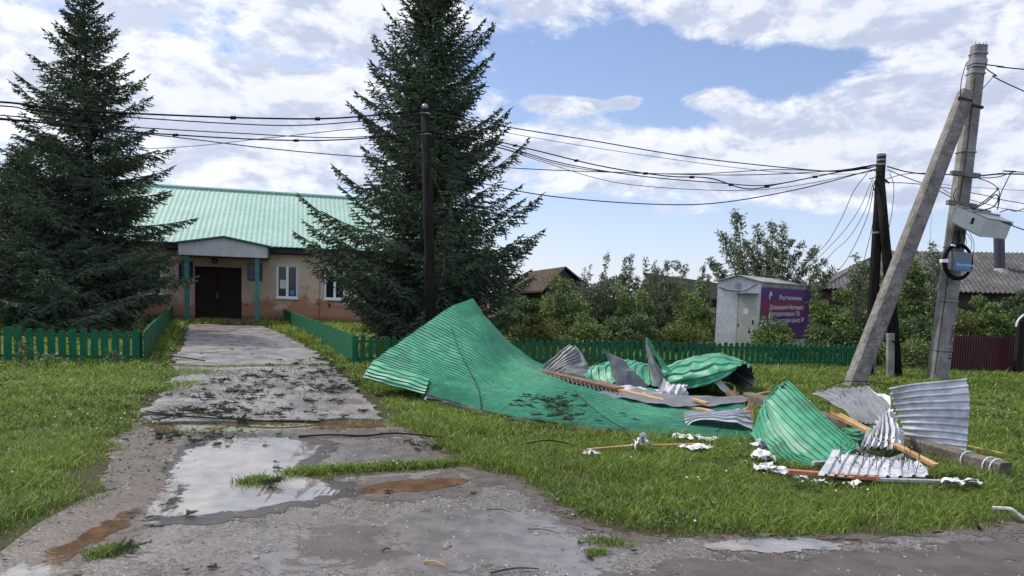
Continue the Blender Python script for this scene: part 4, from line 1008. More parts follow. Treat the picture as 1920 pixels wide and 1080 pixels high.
def bush(name, label, c, rx, ry, rz, pal, leaf, n, seed, group=None, cat='bush', zmin=0.02, stems=9):
    """leaf clumps spread through an uneven volume over bent stems"""
    rng = np.random.RandomState(seed); c = Vector(c); t = empty(name, Vector((c.x, c.y, 0)), label, cat, group)
    ncl = max(40, int(34*rx*max(1, rz)*1.3)); Pc = []
    while len(Pc) < ncl:
        v = rng.randn(3); v /= np.linalg.norm(v); r = rng.rand()**.33
        if v[2] < -.2: continue
        Pc.append((c.x+v[0]*rx*r, c.y+v[1]*ry*r, max(.1, v[2])*rz*r*(1+.25*rng.randn())))
    Pc = np.array(Pc); sm = MB()
    for i in range(min(stems, ncl)):
        p = Pc[i]; b = np.array([c.x+rng.randn()*rx*.15, c.y+rng.randn()*ry*.15, 0]); sm.tube([b, b*.5+p*.5+rng.randn(3)*.1*np.array([1, 1, 0]), p], [.03, .02, .008], 4, caps=False)
    sm.build('stem', K['twig'], t)
    n = int(n*2.7); leaf *= 1.15
    i = rng.randint(0, ncl, n); cr = (.20+.22*rng.rand(ncl))*max(.6, min(rx, rz)*.55)
    v = rng.randn(n, 3); v /= np.linalg.norm(v, axis=1)[:, None]; rr_ = (.35+.75*rng.rand(n)**.6)[:, None]
    P = Pc[i]+v*rr_*cr[i][:, None]*np.array([1.15, 1.15, .9])
    # a base skirt of leaves down to the ground
    m = n//5; a = rng.rand(m)*6.28; rad = rng.rand(m)**.4; Q = np.stack([c.x+np.cos(a)*rx*rad, c.y+np.sin(a)*ry*rad, rng.rand(m)*rz*.45], 1)
    P = np.concatenate([P, Q]); v = np.concatenate([v, np.stack([np.cos(a), np.sin(a), .3+0*a], 1)])
    k = P[:, 2] > zmin; P, v = P[k], v[k]
    V, f, col = leaf_cloud(P, v, leaf, leaf*.42, rng, LEAFC[pal], .6, .25)
    link_mesh('foliage', V, f, K['leaf'], t, tint=col); return t
def PT(L, d): return [(D(x, y, d), (0, 0, 0)) for x, y in L]
# tall leafy tree above the kiosk
tops = [(1379, 392), (1350, 432), (1420, 425), (1447, 418), (1468, 425), (1505, 455), (1530, 465), (1330, 485), (1560, 505), (1400, 455), (1485, 450), (1440, 450), (1370, 450), (1545, 490), (1345, 500), (1515, 500), (1455, 470), (1420, 480)]
b = Vector((D(1440, 600, 27).x, 27.0, 0))
sapling('box_elder', 'loose leafy tree rising above the white cabin', b, [(D(x, y, 27+((i*7) % 5)*.35-.7), ((i % 5-2)*.25, (i % 3-1)*.2, 0)) for i, (x, y) in enumerate(tops)], 'sap', .13, 21, dens=2.6, low=.42, spread=.42, droop=.5)
# saplings in front of the sky, middle distance
k = 30
for (L, lab, pal) in (([(1138, 474), (1128, 510), (1150, 520)], 'slim sapling with a single tall leader right of the barn roof', 'sap'),
                      ([(1172, 484), (1185, 478), (1165, 515), (1195, 520)], 'sapling pair with feathery tops between barn and long shed', 'sap'),
                      ([(1210, 486), (1228, 490), (1240, 505), (1205, 525), (1220, 520)], 'bushier sapling just left of the long shed roof', 'sap'),
                      ([(1250, 490), (1262, 520), (1240, 530)], 'pale sapling at the end of the shed roof', 'sap'),
                      ([(1283, 510), (1290, 535)], 'small leafy shoot poking over the shed roof', 'sap'),
                      ([(1096, 500), (1108, 495), (1088, 520)], 'thin half bare sapling against the sky by the barn gable', 'grey'),
                      ([(1318, 500), (1312, 520), (1328, 515)], 'short leafy shoot left of the white cabin roof', 'sap')):
    k += 1; x = sum(a for a, _ in L)/len(L); d = 29+.5*(k % 3)
    sapling('sapling', lab, Vector((D(x, 600, d).x, d, 0)), [(D(a, b_, d), (.1*(i-1), .1*(i % 2), 0)) for i, (a, b_) in enumerate(L)], pal, .12 if pal == 'sap' else .07, k, dens=2.2 if pal == 'sap' else 1.0, low=.3, spread=.26 if pal == 'sap' else .2, group=None)
for (L, lab, d) in (([(1605, 478), (1612, 500), (1595, 505), (1620, 495)], 'leafy shoot behind the wooden double pole', 22),
                    ([(1748, 452), (1738, 475), (1758, 480), (1730, 490), (1762, 495)], 'small sapling in front of the slate roof left of the concrete pole', 22),
                    ([(1530, 485), (1540, 505)], 'little leafy shoot under the hanging wires', 23),
                    ([(1668, 500), (1676, 515)], 'tiny leafy shoot between the wooden and concrete poles', 22)):
    k += 1; x = sum(a for a, _ in L)/len(L)
    sapling('sapling', lab, Vector((D(x, 600, d).x, d, 0)), [(D(a, b_, d), (.08*(i-1), .1*(i % 2), 0)) for i, (a, b_) in enumerate(L)], 'sap', .11, k, dens=1.6, low=.35, spread=.2)
BU = [ # px centre, top py, depth, half width px, pal, leaf, n, label
    (985, 560, 27.5, 62, 'dark', .10, 5200, 'dark green bush below the barn roof'),
    (1050, 545, 27.0, 62, 'bush', .10, 6500, 'green bush in front of the wooden barn'),
    (1115, 528, 28.0, 62, 'grey', .08, 6500, 'grey green thorny bush between barn and shed'),
    (1180, 535, 27.5, 55, 'bush', .09, 6000, 'rounded bush left of the brown twiggy bush'),
    (1240, 528, 28.0, 60, 'grey', .08, 6500, 'brownish twiggy bush under the long shed roof'),
    (1300, 555, 26.5, 48, 'bush', .09, 5000, 'light green bush against the white cabin wall'),
    (1015, 598, 23.0, 60, 'yel', .09, 3600, 'low yellow green growth behind the fence by the spruce'),
    (1100, 602, 22.5, 60, 'bush', .08, 3800, 'low weedy bush just behind the long picket fence'),
    (1190, 600, 22.5, 60, 'dark', .08, 3800, 'low dark weeds behind the middle of the long fence'),
    (1280, 608, 22.0, 55, 'yel', .08, 3200, 'low yellowish weeds beside the white cabin'),
    (1452, 588, 21.0, 40, 'bush', .085, 3000, 'bush growing across the lower part of the banner'),
    (1562, 562, 22.5, 42, 'bush', .10, 6000, 'leafy bush at the right edge of the banner'),
    (1610, 525, 23.5, 62, 'bush', .10, 8000, 'tall dense bush behind the wooden poles'),
    (1690, 510, 24.0, 66, 'bush', .10, 9000, 'tall dense bush between the poles'),
    (1575, 600, 20.6, 50, 'dark', .09, 4600, 'dark low bush behind the end of the picket fence'),
    (1720, 600, 20.5, 55, 'dark', .09, 5200, 'dark low bush in front of the slate roof house'),
    (1700, 640, 19.3, 40, 'bush', .07, 2600, 'small bush at the foot of the concrete pole'),
    (1800, 585, 20.8, 36, 'yel', .08, 2600, 'yellowish bush above the maroon fence beside the concrete pole'),
    (1850, 570, 21.5, 60, 'bush', .09, 6500, 'thick hedge bush above the maroon fence'),
    (1925, 545, 21.5, 55, 'dark', .09, 6500, 'dark bush at the right edge above the maroon fence'),
    (250, 592, 27.5, 55, 'dark', .09, 2400, 'weedy low growth behind the corner of the left fence'),
    (705, 606, 26, 40, 'yel', .09, 1800, 'low yellow green weeds below the spruce'),
]
for i, (x, ty, d, hw, pal, lf, n, lab) in enumerate(BU):
    c = D(x, 600, d); top = D(x, ty, d).z; rx = hw*d/F
    bush('bush', lab, Vector((c.x, d, 0)), rx, min(rx, 1.1), top/1.02, pal, lf, n, 100+i)
# dock and weed stalks by the left fence and around the wreck
def stalk_plant(label, p, h, n, pal, leaf, seed):
    p = Vector(p); rng = random.Random(seed)
    return sapling('weed_plant', label, p, [(p+Vector((rng.uniform(-.12, .12), rng.uniform(-.1, .1), h*rng.uniform(.7, 1.05))), (0, 0, 0)) for _ in range(n)], pal, leaf, seed, dens=.9, low=.15, spread=.16, cat='plant', droop=.2)
stalk_plant('yellowish weed in front of the left picket fence', G(47, 688), .48, 4, 'yel', .07, 61)
stalk_plant('leafy dock plant at the foot of the left picket fence', G(90, 690), .26, 5, 'bush', .08, 62)
stalk_plant('broad leaved weed at the corner of the left fence', G(215, 688), .30, 5, 'dark', .08, 63)
stalk_plant('tall weed behind the left fence near the porch', G(262, 640), .75, 4, 'yel', .08, 64)
rng = random.Random(9)
mb_seed = [(1572, 893), (1597, 896), (1625, 898), (1650, 897), (1668, 899), (1690, 896), (1700, 900), (1640, 903), (1610, 900), (1712, 903)]
for i, (x, y) in enumerate(mb_seed):
    p = G(x, y); mb = MB()
    tp = p+Vector((rng.uniform(-.05, .05), rng.uniform(-.03, .03), rng.uniform(.28, .46))); mb.tube([p, p.lerp(tp, .5)+Vector((.01, 0, 0)), tp], [.004, .003, .002], 4)
    for k in range(9):
        q = p.lerp(tp, rng.uniform(.35, 1)); e = q+Vector((rng.uniform(-.06, .06), rng.uniform(-.04, .04), rng.uniform(.02, .06))); mb.tube([q, e], [.0025, .0015], 3)
        mb.tube([e-Vector((0, 0, .006)), e+Vector((0, 0, .012))], [.007, .004], 4)
    tag(mb.build('weed_stalk', K['bark'], None, p), 'dry dark seeding weed stalk in front of the pale fallen sheet', 'plant', 'dark weed stalks in front of the pale sheet')
p = G(1742, 704); mb = MB()
for k in range(26):
    a = rng.uniform(-1.3, 1.3); l = rng.uniform(.35, .75); mb.tube([p, p+Vector((math.sin(a)*l*.5, rng.uniform(-.1, .1), math.cos(a)*l*.7)), p+Vector((math.sin(a)*l, rng.uniform(-.2, .2), math.cos(a)*l*.8))], [.004, .003, .0015], 3)
tag(mb.build('dry_grass_tussock', mat('straw', (.22, .19, .12), .8), None, p), 'dry straw tussock beside the concrete pole', 'plant')

# ------------------------------------------------------------------ poles
def quad_pole(mb, a, b, wa, wb, da, db, yaw=0):
    """tapered square concrete pole with chamfered edges"""
    a = Vector(a); b = Vector(b); d = (b-a).normalized(); e = Vector((math.cos(yaw), math.sin(yaw), 0)); e = (e-d*e.dot(d)).normalized(); n = d.cross(e)
    vs = []
    for p, w, dp in ((a, wa, da), (b, wb, db)):
        hw, hd, c = w/2, dp/2, w*.13
        for x, y in ((-hw+c, -hd), (hw-c, -hd), (hw, -hd+c), (hw, hd-c), (hw-c, hd), (-hw+c, hd), (-hw, hd-c), (-hw, -hd+c)): vs.append(p+e*x+n*y)
    mb.add(vs, [list(range(8))[::-1], list(range(8, 16))]+[[i, (i+1) % 8, 8+(i+1) % 8, 8+i] for i in range(8)])
def band(mb, c, d, w, h=.05, k=1.06):
    quad_pole(mb, Vector(c)-Vector(d)*h/2, Vector(c)+Vector(d)*h/2, w*k, w*k, w*k, w*k)
pb = G(1757, 716); pt_ = D(1836, 86, pb.y); pd = (pt_-pb).normalized()
cp = empty('concrete_pole', pb, 'tall leaning concrete utility pole with a slanting brace', 'utility pole')
mb = MB(); quad_pole(mb, pb-pd*.3, pt_, .37, .27, .34, .24); mb.build('pole', K['concrete'], cp)
bb = G(1599, 728); bt = D(1812, 175, pb.y-.16); bd = (bt-bb).normalized()
mb = MB(); quad_pole(mb, bb-bd*.3, bt, .34, .30, .32, .26); mb.build('brace', K['concrete2'], cp)
def onpole(q): return pb.lerp(pt_, q)
def qz(y): return (716-y)/(716-86.)
mb = MB()
for y, w in ((101, .28), (112, .28), (125, .285), (137, .285)): band(mb, onpole(qz(y)), pd, w, .03)
mb.build('steel_band', K['metal'], cp)
mb = MB(); band(mb, onpole(qz(117)), pd, .29, .10); mb.build('clamp_plate', K['metal'], cp)
for dx_ in (-.11, -.03, .05, .11):
    MB().tube([pt_+Vector((dx_, -.05, 0)), pt_+Vector((dx_, -.05, .06))], .008, 5).build('bolt', K['metal'], cp)
for (xa, ya, xb, yb) in ((1797, 183, 1822, 190), (1822, 197, 1843, 202)):
    MB().plank(D(xa, ya, pb.y-.33), D(xb, yb, pb.y-.33), .06, .05).build('bracket', K['wire'], cp)
for (xa, ya, xb, yb, d) in ((1783, 324, 1836, 330, .30), (1776, 379, 1829, 387, .34)):
    MB().plank(D(xa, ya, pb.y-d), D(xb, yb, pb.y-d), .10, .09).build('cross_bracket', K['concrete2'], cp)
    MB().plank(D(xa+6, ya+4, pb.y+.25), D(xb-6, yb+2, pb.y+.25), .05, .06).build('cross_bracket', K['concrete2'], cp)
for y in (281, 458, 560, 654): 
    mb = MB(); band(mb, onpole(qz(y)), pd, .30+.07*(1-qz(y)), .018, 1.03); mb.build('steel_band', K['metal'], cp)
# stencilled characters running down the pole, weathered
PM = Matrix.Translation(onpole(qz(590))+Vector((0, 0, 0)))
fx = Vector((1, 0, 0)); fx = (fx-pd*fx.dot(pd)).normalized(); fn = pd.cross(fx)  # fn points away from camera or towards it
if fn.y > 0: fn = -fn
A0 = onpole(qz(604)) + fn*(.178) + fx*.07
RT = Matrix((( -pd.x, fx.x, fn.x, A0.x), (-pd.y, fx.y, fn.y, A0.y), (-pd.z, fx.z, fn.z, A0.z), (0, 0, 0, 1)))
text_mesh('stencil', 'СВ95-2с 10.14', .12, RT, K['black'], cp, .0012)
MB().tube(cat_rom([D(1812, 118, pb.y-.2), D(1803, 150, pb.y-.25), D(1800, 183, pb.y-.3)], 12), .009, 5).build('tie_cable', K['black'], cp)
MB().tube(cat_rom([onpole(qz(150))+Vector((-.12, -.2, 0)), onpole(qz(300))+Vector((-.1, -.2, 0)), onpole(qz(450))+Vector((-.16, -.2, 0)), onpole(qz(560))+Vector((-.17, -.2, 0)), onpole(qz(700))+Vector((-.19, -.21, 0))], 40), .009, 5).build('earth_cable', K['black'], cp)
# white equipment box
d0 = pb.y-.42
f = [(1783, 417), (1836, 444), (1850, 410), (1791, 386)]
Pf = [D(x, y, d0) for x, y in f]
bk = [D(1783+46, 417-6, d0+.45), D(1886, 448, d0+.30), D(1898, 418, d0+.30), D(1841, 393, d0+.45)]
bx = empty('equipment_box', Pf[0], 'tilted pale grey metal equipment box hanging from the concrete pole', 'box')
MB().hexa([Pf[0], Pf[1], bk[1], bk[0], Pf[3], Pf[2], bk[2], bk[3]]).build('case', K['box_white'], bx)
def onface(u, v): return Pf[0].lerp(Pf[1], u).lerp(Pf[3].lerp(Pf[2], u), v)
fnm = (Pf[1]-Pf[0]).cross(Pf[3]-Pf[0]).normalized(); fnm = fnm if fnm.y < 0 else -fnm
MB().hexa([onface(*q)+fnm*o for o in (.003, .015) for q in ((.03, .04), (.97, .04), (.97, .95), (.03, .95))]).build('door', K['box_white'], bx)
MB().hexa([onface(*q)+fnm*o for o in (.015, .03) for q in ((.58, .42), (.65, .42), (.65, .75), (.58, .75))]).build('handle', K['black'], bx)
tn = (Pf[2]-Pf[3]).cross(bk[3]-Pf[3]).normalized(); tn = tn if tn.z > 0 else -tn
e1 = [Pf[3]-(Pf[2]-Pf[3])*.02, Pf[2]+(Pf[2]-Pf[3])*.03, bk[2]+(Pf[2]-Pf[3])*.03, bk[3]]
MB().hexa([v+tn*.004 for v in e1]+[v+tn*.025 for v in e1]).build('lid', K['box_white'], bx)
for u in (.25, .55): MB().plank(Pf[3].lerp(Pf[2], u)+tn*.04, bk[3].lerp(bk[2], u)+tn*.04, .03, .03).build('lid_rib', K['metal'], bx)
# loops of cable feeding the box
def arc(pts, r, name, label, n=26, k='black', cat='cable', grp=None):
    P = cat_rom([D(*p) for p in pts], n); o = MB().tube(P, r, 5).build(name, K[k], None, tuple(P[0])); return tag(o, label, cat, grp)
dc = pb.y-.35
arc([(1826, 392, dc), (1848, 380, dc), (1866, 365, dc), (1872, 372, dc), (1862, 388, dc), (1835, 396, dc)], .013, 'cable_loop', 'black cable loop resting on top of the tilted box')
arc([(1828, 389, dc), (1850, 374, dc-.05), (1868, 358, dc-.05), (1872, 352, dc-.05)], .013, 'cable', 'black cable curving up from the tilted box lid')
arc([(1836, 335, dc), (1858, 343, dc), (1872, 356, dc), (1874, 375, dc), (1870, 393, dc)], .009, 'cable', 'thin cable arching from the bracket down to the tilted box')
arc([(1895, 325, dc), (1885, 345, dc), (1876, 365, dc), (1870, 392, dc)], .010, 'cable', 'cable dropping from the right bundle to the tilted box')
arc([(1875, 398, dc), (1890, 393, dc), (1905, 396, dc), (1925, 389, dc)], .010, 'cable', 'cable running right from behind the tilted box')
arc([(1793, 352, dc), (1788, 370, dc), (1797, 386, dc)], .010, 'cable', 'short cable tail above the tilted box on the pole')
arc([(1796, 432, pb.y-.3), (1797, 450, pb.y-.3), (1795, 466, pb.y-.3)], .05, 'cable_sleeve', 'thick dark conduit between tilted box and cable coil')
for i, (x1, x2, xx) in enumerate(((1806, 1812, 1802), (1812, 1822, 1818), (1818, 1826, 1825))):
    arc([(x1, 436, dc), (x2, 455, dc), (xx, 480, dc)], .006, 'thin_cable', ('left', 'middle', 'right')[i]+'most thin wire hanging below the tilted box')
# cable coil with the small grey terminal box
dcoil = pb.y-.42; coil = empty('cable_coil', D(1795, 490, dcoil), 'black ring of spare cable hung on the concrete pole', 'cable')
for k, (rx, ry, off) in enumerate(((27.5, 34, 0), (25, 31.5, .03), (26.5, 33, -.03), (24, 29.5, .0))):
    P = [D(1795.5+(rx)*math.cos(a)+k*.5, 490.5-ry*math.sin(a), dcoil+off) for a in np.linspace(0, 2*math.pi, 40)]
    MB().tube(P, .020, 6, caps=False).build('cable_turn', K['black'], coil, smooth=True)
MB().plank(D(1764, 489, dcoil-.04), D(1776, 489, dcoil-.04), .10, .07).build('tie', K['white'], coil)
MB().plank(D(1784, 459.5, dcoil-.04), D(1790, 461, dcoil-.04), .07, .03).build('tie', K['white'], coil)
dt = dcoil-.12; A = [D(1787, 507, dt), D(1820, 510, dt-.03), D(1823, 475, dt-.03), D(1790, 472, dt)]
A2 = [D(1777, 504, dt+.22), D(1812, 507, dt+.2), D(1815, 474, dt+.2), D(1780, 471, dt+.22)]
tb = empty('terminal_box', A[0], 'small grey terminal box with a blue label inside the cable coil', 'box')
MB().hexa([A[0], A[1], A2[1], A2[0], A[3], A[2], A2[2], A2[3]]).build('case', K['box_grey'], tb)
nrm = (A[1]-A[0]).cross(A[3]-A[0]).normalized(); nrm = nrm if nrm.y < 0 else -nrm
def ont(u, v): return A[0].lerp(A[1], u).lerp(A[3].lerp(A[2], u), v)
lab_ = MB().hexa([ont(*q)+nrm*o for o in (.002, .006) for q in ((.10, .08), (.97, .06), (.97, .44), (.10, .46))]).build('label_plate', K['blue'], tb)
ux = (A[1]-A[0]).normalized(); uy = (A[3]-A[0]); uy = (uy-ux*uy.dot(ux)).normalized(); un = ux.cross(uy)
for s, sz, v, kk in (('Ростелеком', .062, .29, 'textw'), ('+7 800 100', .050, .14, 'textdull')):
    o = ont(.14, v)+nrm*.008
    tm = text_mesh('lettering', s, sz, Matrix(((ux.x, uy.x, un.x, o.x), (ux.y, uy.y, un.y, o.y), (ux.z, uy.z, un.z, o.z), (0, 0, 0, 1))), K[kk], tb, .001); tm.parent = lab_
# double wooden pole
wb = G(1629, 706); wt = D(1653, 289, wb.y); wd = (wt-wb).normalized()
wp = empty('wooden_pole', wb, 'dark double wooden utility pole with a concrete stub', 'utility pole')
mb = MB(); mb.tube([wb-wd*.2, wb.lerp(wt, .3), wb.lerp(wt, .7), wt], [.125, .115, .105, .095], 12); mb.build('pole', K['wood_dark'], wp, smooth=True)
wb2 = D(1681, 716, wb.y-.15); wb2.z = 0; wt2 = D(1650, 330, wb.y-.16); 
mb = MB(); mb.tube([wb2, wb2.lerp(wt2, .35)+Vector((.02, 0, 0)), wb2.lerp(wt2, .7), wt2], [.12, .115, .10, .09], 12); mb.build('brace', K['wood_dark'], wp, smooth=True)
st = D(1668, 720, wb.y-.32); st.z = -.1; s2 = D(1669, 625, wb.y-.30)
mb = MB(); quad_pole(mb, st, s2, .15, .15, .15, .15); mb.build('concrete_stub', K['concrete'], wp)
mb = MB(); quad_pole(mb, D(1640, 700, wb.y-.14)*1, D(1646, 550, wb.y-.14), .05, .04, .05, .04); mb.build('side_board', K['concrete2'], wp)
for y in (640, 703):
    c = D(1675, y, wb.y-.22); mb = MB(); mb.tube([c+Vector((0, 0, -.02)), c+Vector((0, 0, .02))], .20, 10); mb.build('wire_band', K['black'], wp)
for y, r in ((292, .103), (300, .103), (308, .103), (434, .115)):
    q = (706-y)/(706-289.); c = wb.lerp(wt, q); MB().tube([c-wd*.02, c+wd*.02], r, 12).build('steel_band', K['metal'], wp)
rr = random.Random(3)
mb = MB()
for k in range(9):
    c = D(1646+rr.uniform(-9, 12), rr.uniform(318, 352), wb.y-.2); mb.tube(cat_rom([c, c+Vector((rr.uniform(-.15, .15), -.05, -.12)), c+Vector((rr.uniform(-.2, .2), 0, rr.uniform(-.3, .1)))], 8), .012, 4)
mb.build('wire_clamp', K['black'], wp)
# old pole in front of the big spruce
ob = D(812, 640, 17.0); ob.z = 0; ot = D(797, 205, 17.0); od = (ot-ob).normalized()
op = empty('wooden_pole', ob, 'single dark wooden pole in front of the big spruce', 'utility pole')
MB().tube([ob-od*.1, ob.lerp(ot, .4), ot], [.135, .12, .10], 12).build('pole', K['wood_dark'], op, smooth=True)
for y in (213, 247): 
    c = ob.lerp(ot, (640-y)/435.); MB().tube([c-od*.015, c+od*.015], .118, 12).build('steel_band', K['metal'], op)
MB().tube([ot, ot+od*.05, ot+od*.10, ot+od*.12], [.06, .07, .06, .02], 10).build('insulator', K['metal'], op, smooth=True)

# ------------------------------------------------------------------ overhead lines, each one a thing of its own
def wire(label, pts, r=.012, k='wire', n=60, clips=0, twist=0):
    if pts[0][0] < -30: a, b = pts[0], pts[1]; pts = [(a[0]-620, a[1]-(b[1]-a[1])*1.2, a[2]-1.2)]+pts      # the span runs on past the frame
    if pts[-1][0] > 1935: a, b = pts[-1], pts[-2]; s = 700/(a[0]-b[0]+1e-6); pts = pts+[(a[0]+700, a[1]+(a[1]-b[1])*s*.8, a[2]-.6)]
    P = cat_rom([D(*p) for p in pts], n)
    w = empty('overhead_cable', tuple(P[0]), label, 'cable') if clips else None
    if twist:
        m = MB(); Q = cat_rom(P, n*4)
        for ph in (0, math.pi):
            a = np.linspace(0, twist*6.283, len(Q))+ph; m.tube(Q+np.stack([0*a, np.cos(a)*r*1.2, np.sin(a)*r*1.2], 1), r*.8, 4)
    else: m = MB().tube(P, r, 5)
    if not w: return tag(m.build('overhead_cable', K[k], None, tuple(P[0])), label, 'cable')
    m.build('conductor', K[k], w)
    for i in range(clips):
        c = P[int((i+.6)*n/clips) % n]; MB().tube([c-np.array([.05, 0, .005]), c+np.array([.05, 0, .0])], r*2.1, 6).build('clip', K['black'], w)
    return w
dl, dr_ = 12.5, 16.9
wire('thick upper bundled cable from the left edge to the spruce pole', [(-40, 189, dl), (100, 204, 13.2), (300, 215, 14.4), (500, 222, 15.4), (640, 221, 16.2), (799, 206, 16.9)], .017, 'black', clips=6)
wire('second bundled cable just under the upper one at left', [(-40, 197, dl), (60, 207, 13), (200, 217, 13.8), (420, 231, 15), (560, 235, 15.8), (700, 225, 16.4), (799, 212, 16.9)], .011, 'black')
wire('third cable at left sagging to the pole clamp', [(-40, 214, dl), (100, 229, 13.2), (240, 238, 14.1), (450, 250, 15.2), (640, 258, 16.2), (799, 246, 16.9)], .010)
wire('fourth cable at left with small clips', [(-40, 222, dl), (150, 238, 13.5), (300, 251, 14.4), (500, 262, 15.4), (640, 262, 16.2), (799, 249, 16.9)], .013, 'black', clips=5)
wire('lowest long cable passing in front of both spruces', [(-40, 218, dl), (300, 254, 14.4), (500, 278, 15.4), (640, 291, 16), (800, 302, 16.6), (960, 315, 16.9), (1150, 323, 17), (1400, 328, 17), (1632, 316, 17)], .010)
wire('thin cable rising to the right behind the left spruce top', [(-40, 281, 26), (290, 278, 22), (500, 259, 19), (650, 243, 17.8), (799, 232, 17.1)], .009)
wire('upper single cable between the spruce pole and the wooden double pole', [(799, 208, 17.1), (945, 237, 17), (1100, 262, 17), (1300, 295, 17), (1500, 317, 17), (1580, 321, 17), (1645, 312, 16.9)], .012)
wire('second thin cable below the upper one', [(799, 215, 17.2), (945, 248, 17.1), (1200, 290, 17.1), (1450, 322, 17), (1600, 326, 17), (1645, 318, 16.9)], .006)
wire('twisted sagging bundle with clips between the poles', [(799, 246, 16.9), (915, 262, 16.8), (1000, 281, 16.8), (1130, 312, 16.8), (1250, 330, 16.8), (1330, 334, 16.8), (1400, 354, 16.8), (1460, 345, 16.8), (1560, 325, 16.8), (1645, 309, 16.9)], .013, 'black', clips=9, n=90)
wire('sagging cable inside the bundle crossing the twisted one', [(799, 248, 16.9), (915, 266, 16.9), (1050, 305, 16.9), (1200, 330, 16.9), (1350, 343, 16.9), (1440, 347, 16.9), (1560, 325, 16.9), (1645, 312, 16.9)], .011, 'black')
wire('thin outer cable hanging under the bundle', [(799, 250, 17), (930, 276, 17), (1020, 304, 17), (1160, 343, 17), (1350, 357, 17), (1480, 350, 17), (1645, 318, 17)], .007)
wire('cable crossing the bundle from above to below', [(799, 236, 17), (960, 283, 17), (1100, 318, 17), (1290, 326, 17), (1450, 318, 17), (1560, 320, 17), (1645, 308, 17)], .009)
wire('lowest sagging service cable between the poles', [(799, 318, 17.3), (960, 356, 17.1), (1080, 373, 17), (1230, 383, 17), (1350, 380, 17), (1500, 354, 17), (1645, 316, 16.9)], .012)
wire('thin line dropping from the spruce pole to the ground beside the sheet', [(806, 320, 16.8), (850, 410, 16.2), (890, 480, 15.8), (935, 560, 15.4), (965, 605, 15.2)], .006)
for i, (pts, r, lab) in enumerate([
    ([(1663, 312, 16.9), (1700, 322, 16.8), (1745, 327, 16.6), (1800, 327, 16.4)], .014, 'bundled cable from the wooden pole to the concrete pole'),
    ([(1663, 318, 16.9), (1700, 333, 16.7), (1745, 350, 16.5), (1787, 372, 16.4)], .010, 'cable slanting down from the wooden pole to the concrete pole'),
    ([(1663, 342, 16.9), (1710, 344, 16.9), (1760, 350, 16.9), (1850, 367, 16.9), (1940, 385, 16.9)], .009, 'thin cable passing behind the concrete pole'),
    ([(1663, 335, 16.9), (1700, 326, 16.9), (1760, 324, 16.8)], .008, 'short slack cable beside the wooden pole top'),
    ([(1834, 330, 16.2), (1880, 326, 16), (1940, 327, 15.8)], .016, 'bundled cable leaving the concrete pole to the right edge'),
    ([(1834, 334, 16.2), (1870, 332, 16), (1905, 322, 15.9), (1940, 324, 15.8)], .010, 'looser cable twined along the right bundle'),
    ([(1846, 121, 16.4), (1880, 125, 16.2), (1940, 132, 16)], .013, 'top cable from the pole head to the right edge'),
    ([(1846, 126, 16.4), (1866, 140, 16.3), (1940, 180, 16)], .012, 'slanting cable below the pole head at the right edge'),
    ([(1866, 140, 16.3), (1850, 158, 16.3), (1838, 172, 16.3)], .008, 'short stay between the slanting cable and the pole'),
    ([(1760, 345, 17.5), (1810, 350, 17.5), (1870, 354, 17.5), (1940, 358, 17.5)], .005, 'faint far line behind the pole'),
    ([(1763, 352, 17.2), (1790, 366, 17.2), (1860, 385, 17.2), (1940, 400, 17.2)], .007, 'lower far line sloping to the right edge'),
    ([(1898, 420, 15.8), (1940, 438, 15.6)], .012, 'cable leaving the tilted box towards the right edge'),
    ([(1747, 380, 17.2), (1745, 430, 17.2), (1742, 480, 17.2)], .003, 'hair thin line hanging between the brace and the pole')]):
    wire(lab, pts, r)
for i, (pts, r, lab) in enumerate([
    ([(1626, 325, 16.9), (1600, 360, 18), (1575, 415, 20), (1545, 462, 22), (1500, 500, 24)], .008, 'service drop cable, outermost of those fanning from the wooden pole'),
    ([(1636, 335, 16.9), (1612, 390, 18), (1585, 430, 20), (1550, 468, 22), (1512, 505, 24)], .007, 'service drop cable, second of the fan below the wooden pole'),
    ([(1638, 338, 16.9), (1622, 395, 18), (1592, 445, 20), (1560, 475, 22), (1525, 520, 24)], .007, 'service drop cable, third of the fan below the wooden pole'),
    ([(1640, 340, 16.9), (1628, 400, 18), (1605, 455, 20), (1578, 500, 22), (1540, 535, 23.5)], .008, 'service drop cable, fourth of the fan below the wooden pole'),
    ([(1641, 345, 16.9), (1636, 420, 17.6), (1622, 480, 18.6), (1612, 520, 19.5)], .007, 'service drop cable hanging steeply left of the wooden pole'),
    ([(1668, 325, 16.8), (1676, 350, 16.9), (1672, 400, 17.4), (1664, 440, 18)], .007, 'slack cable hanging steeply right of the wooden pole')]):
    wire(lab, pts, r)
# ------------------------------------------------------------------ the torn roofing
GS, GG = K['green_sheet'], K['grey_sheet']
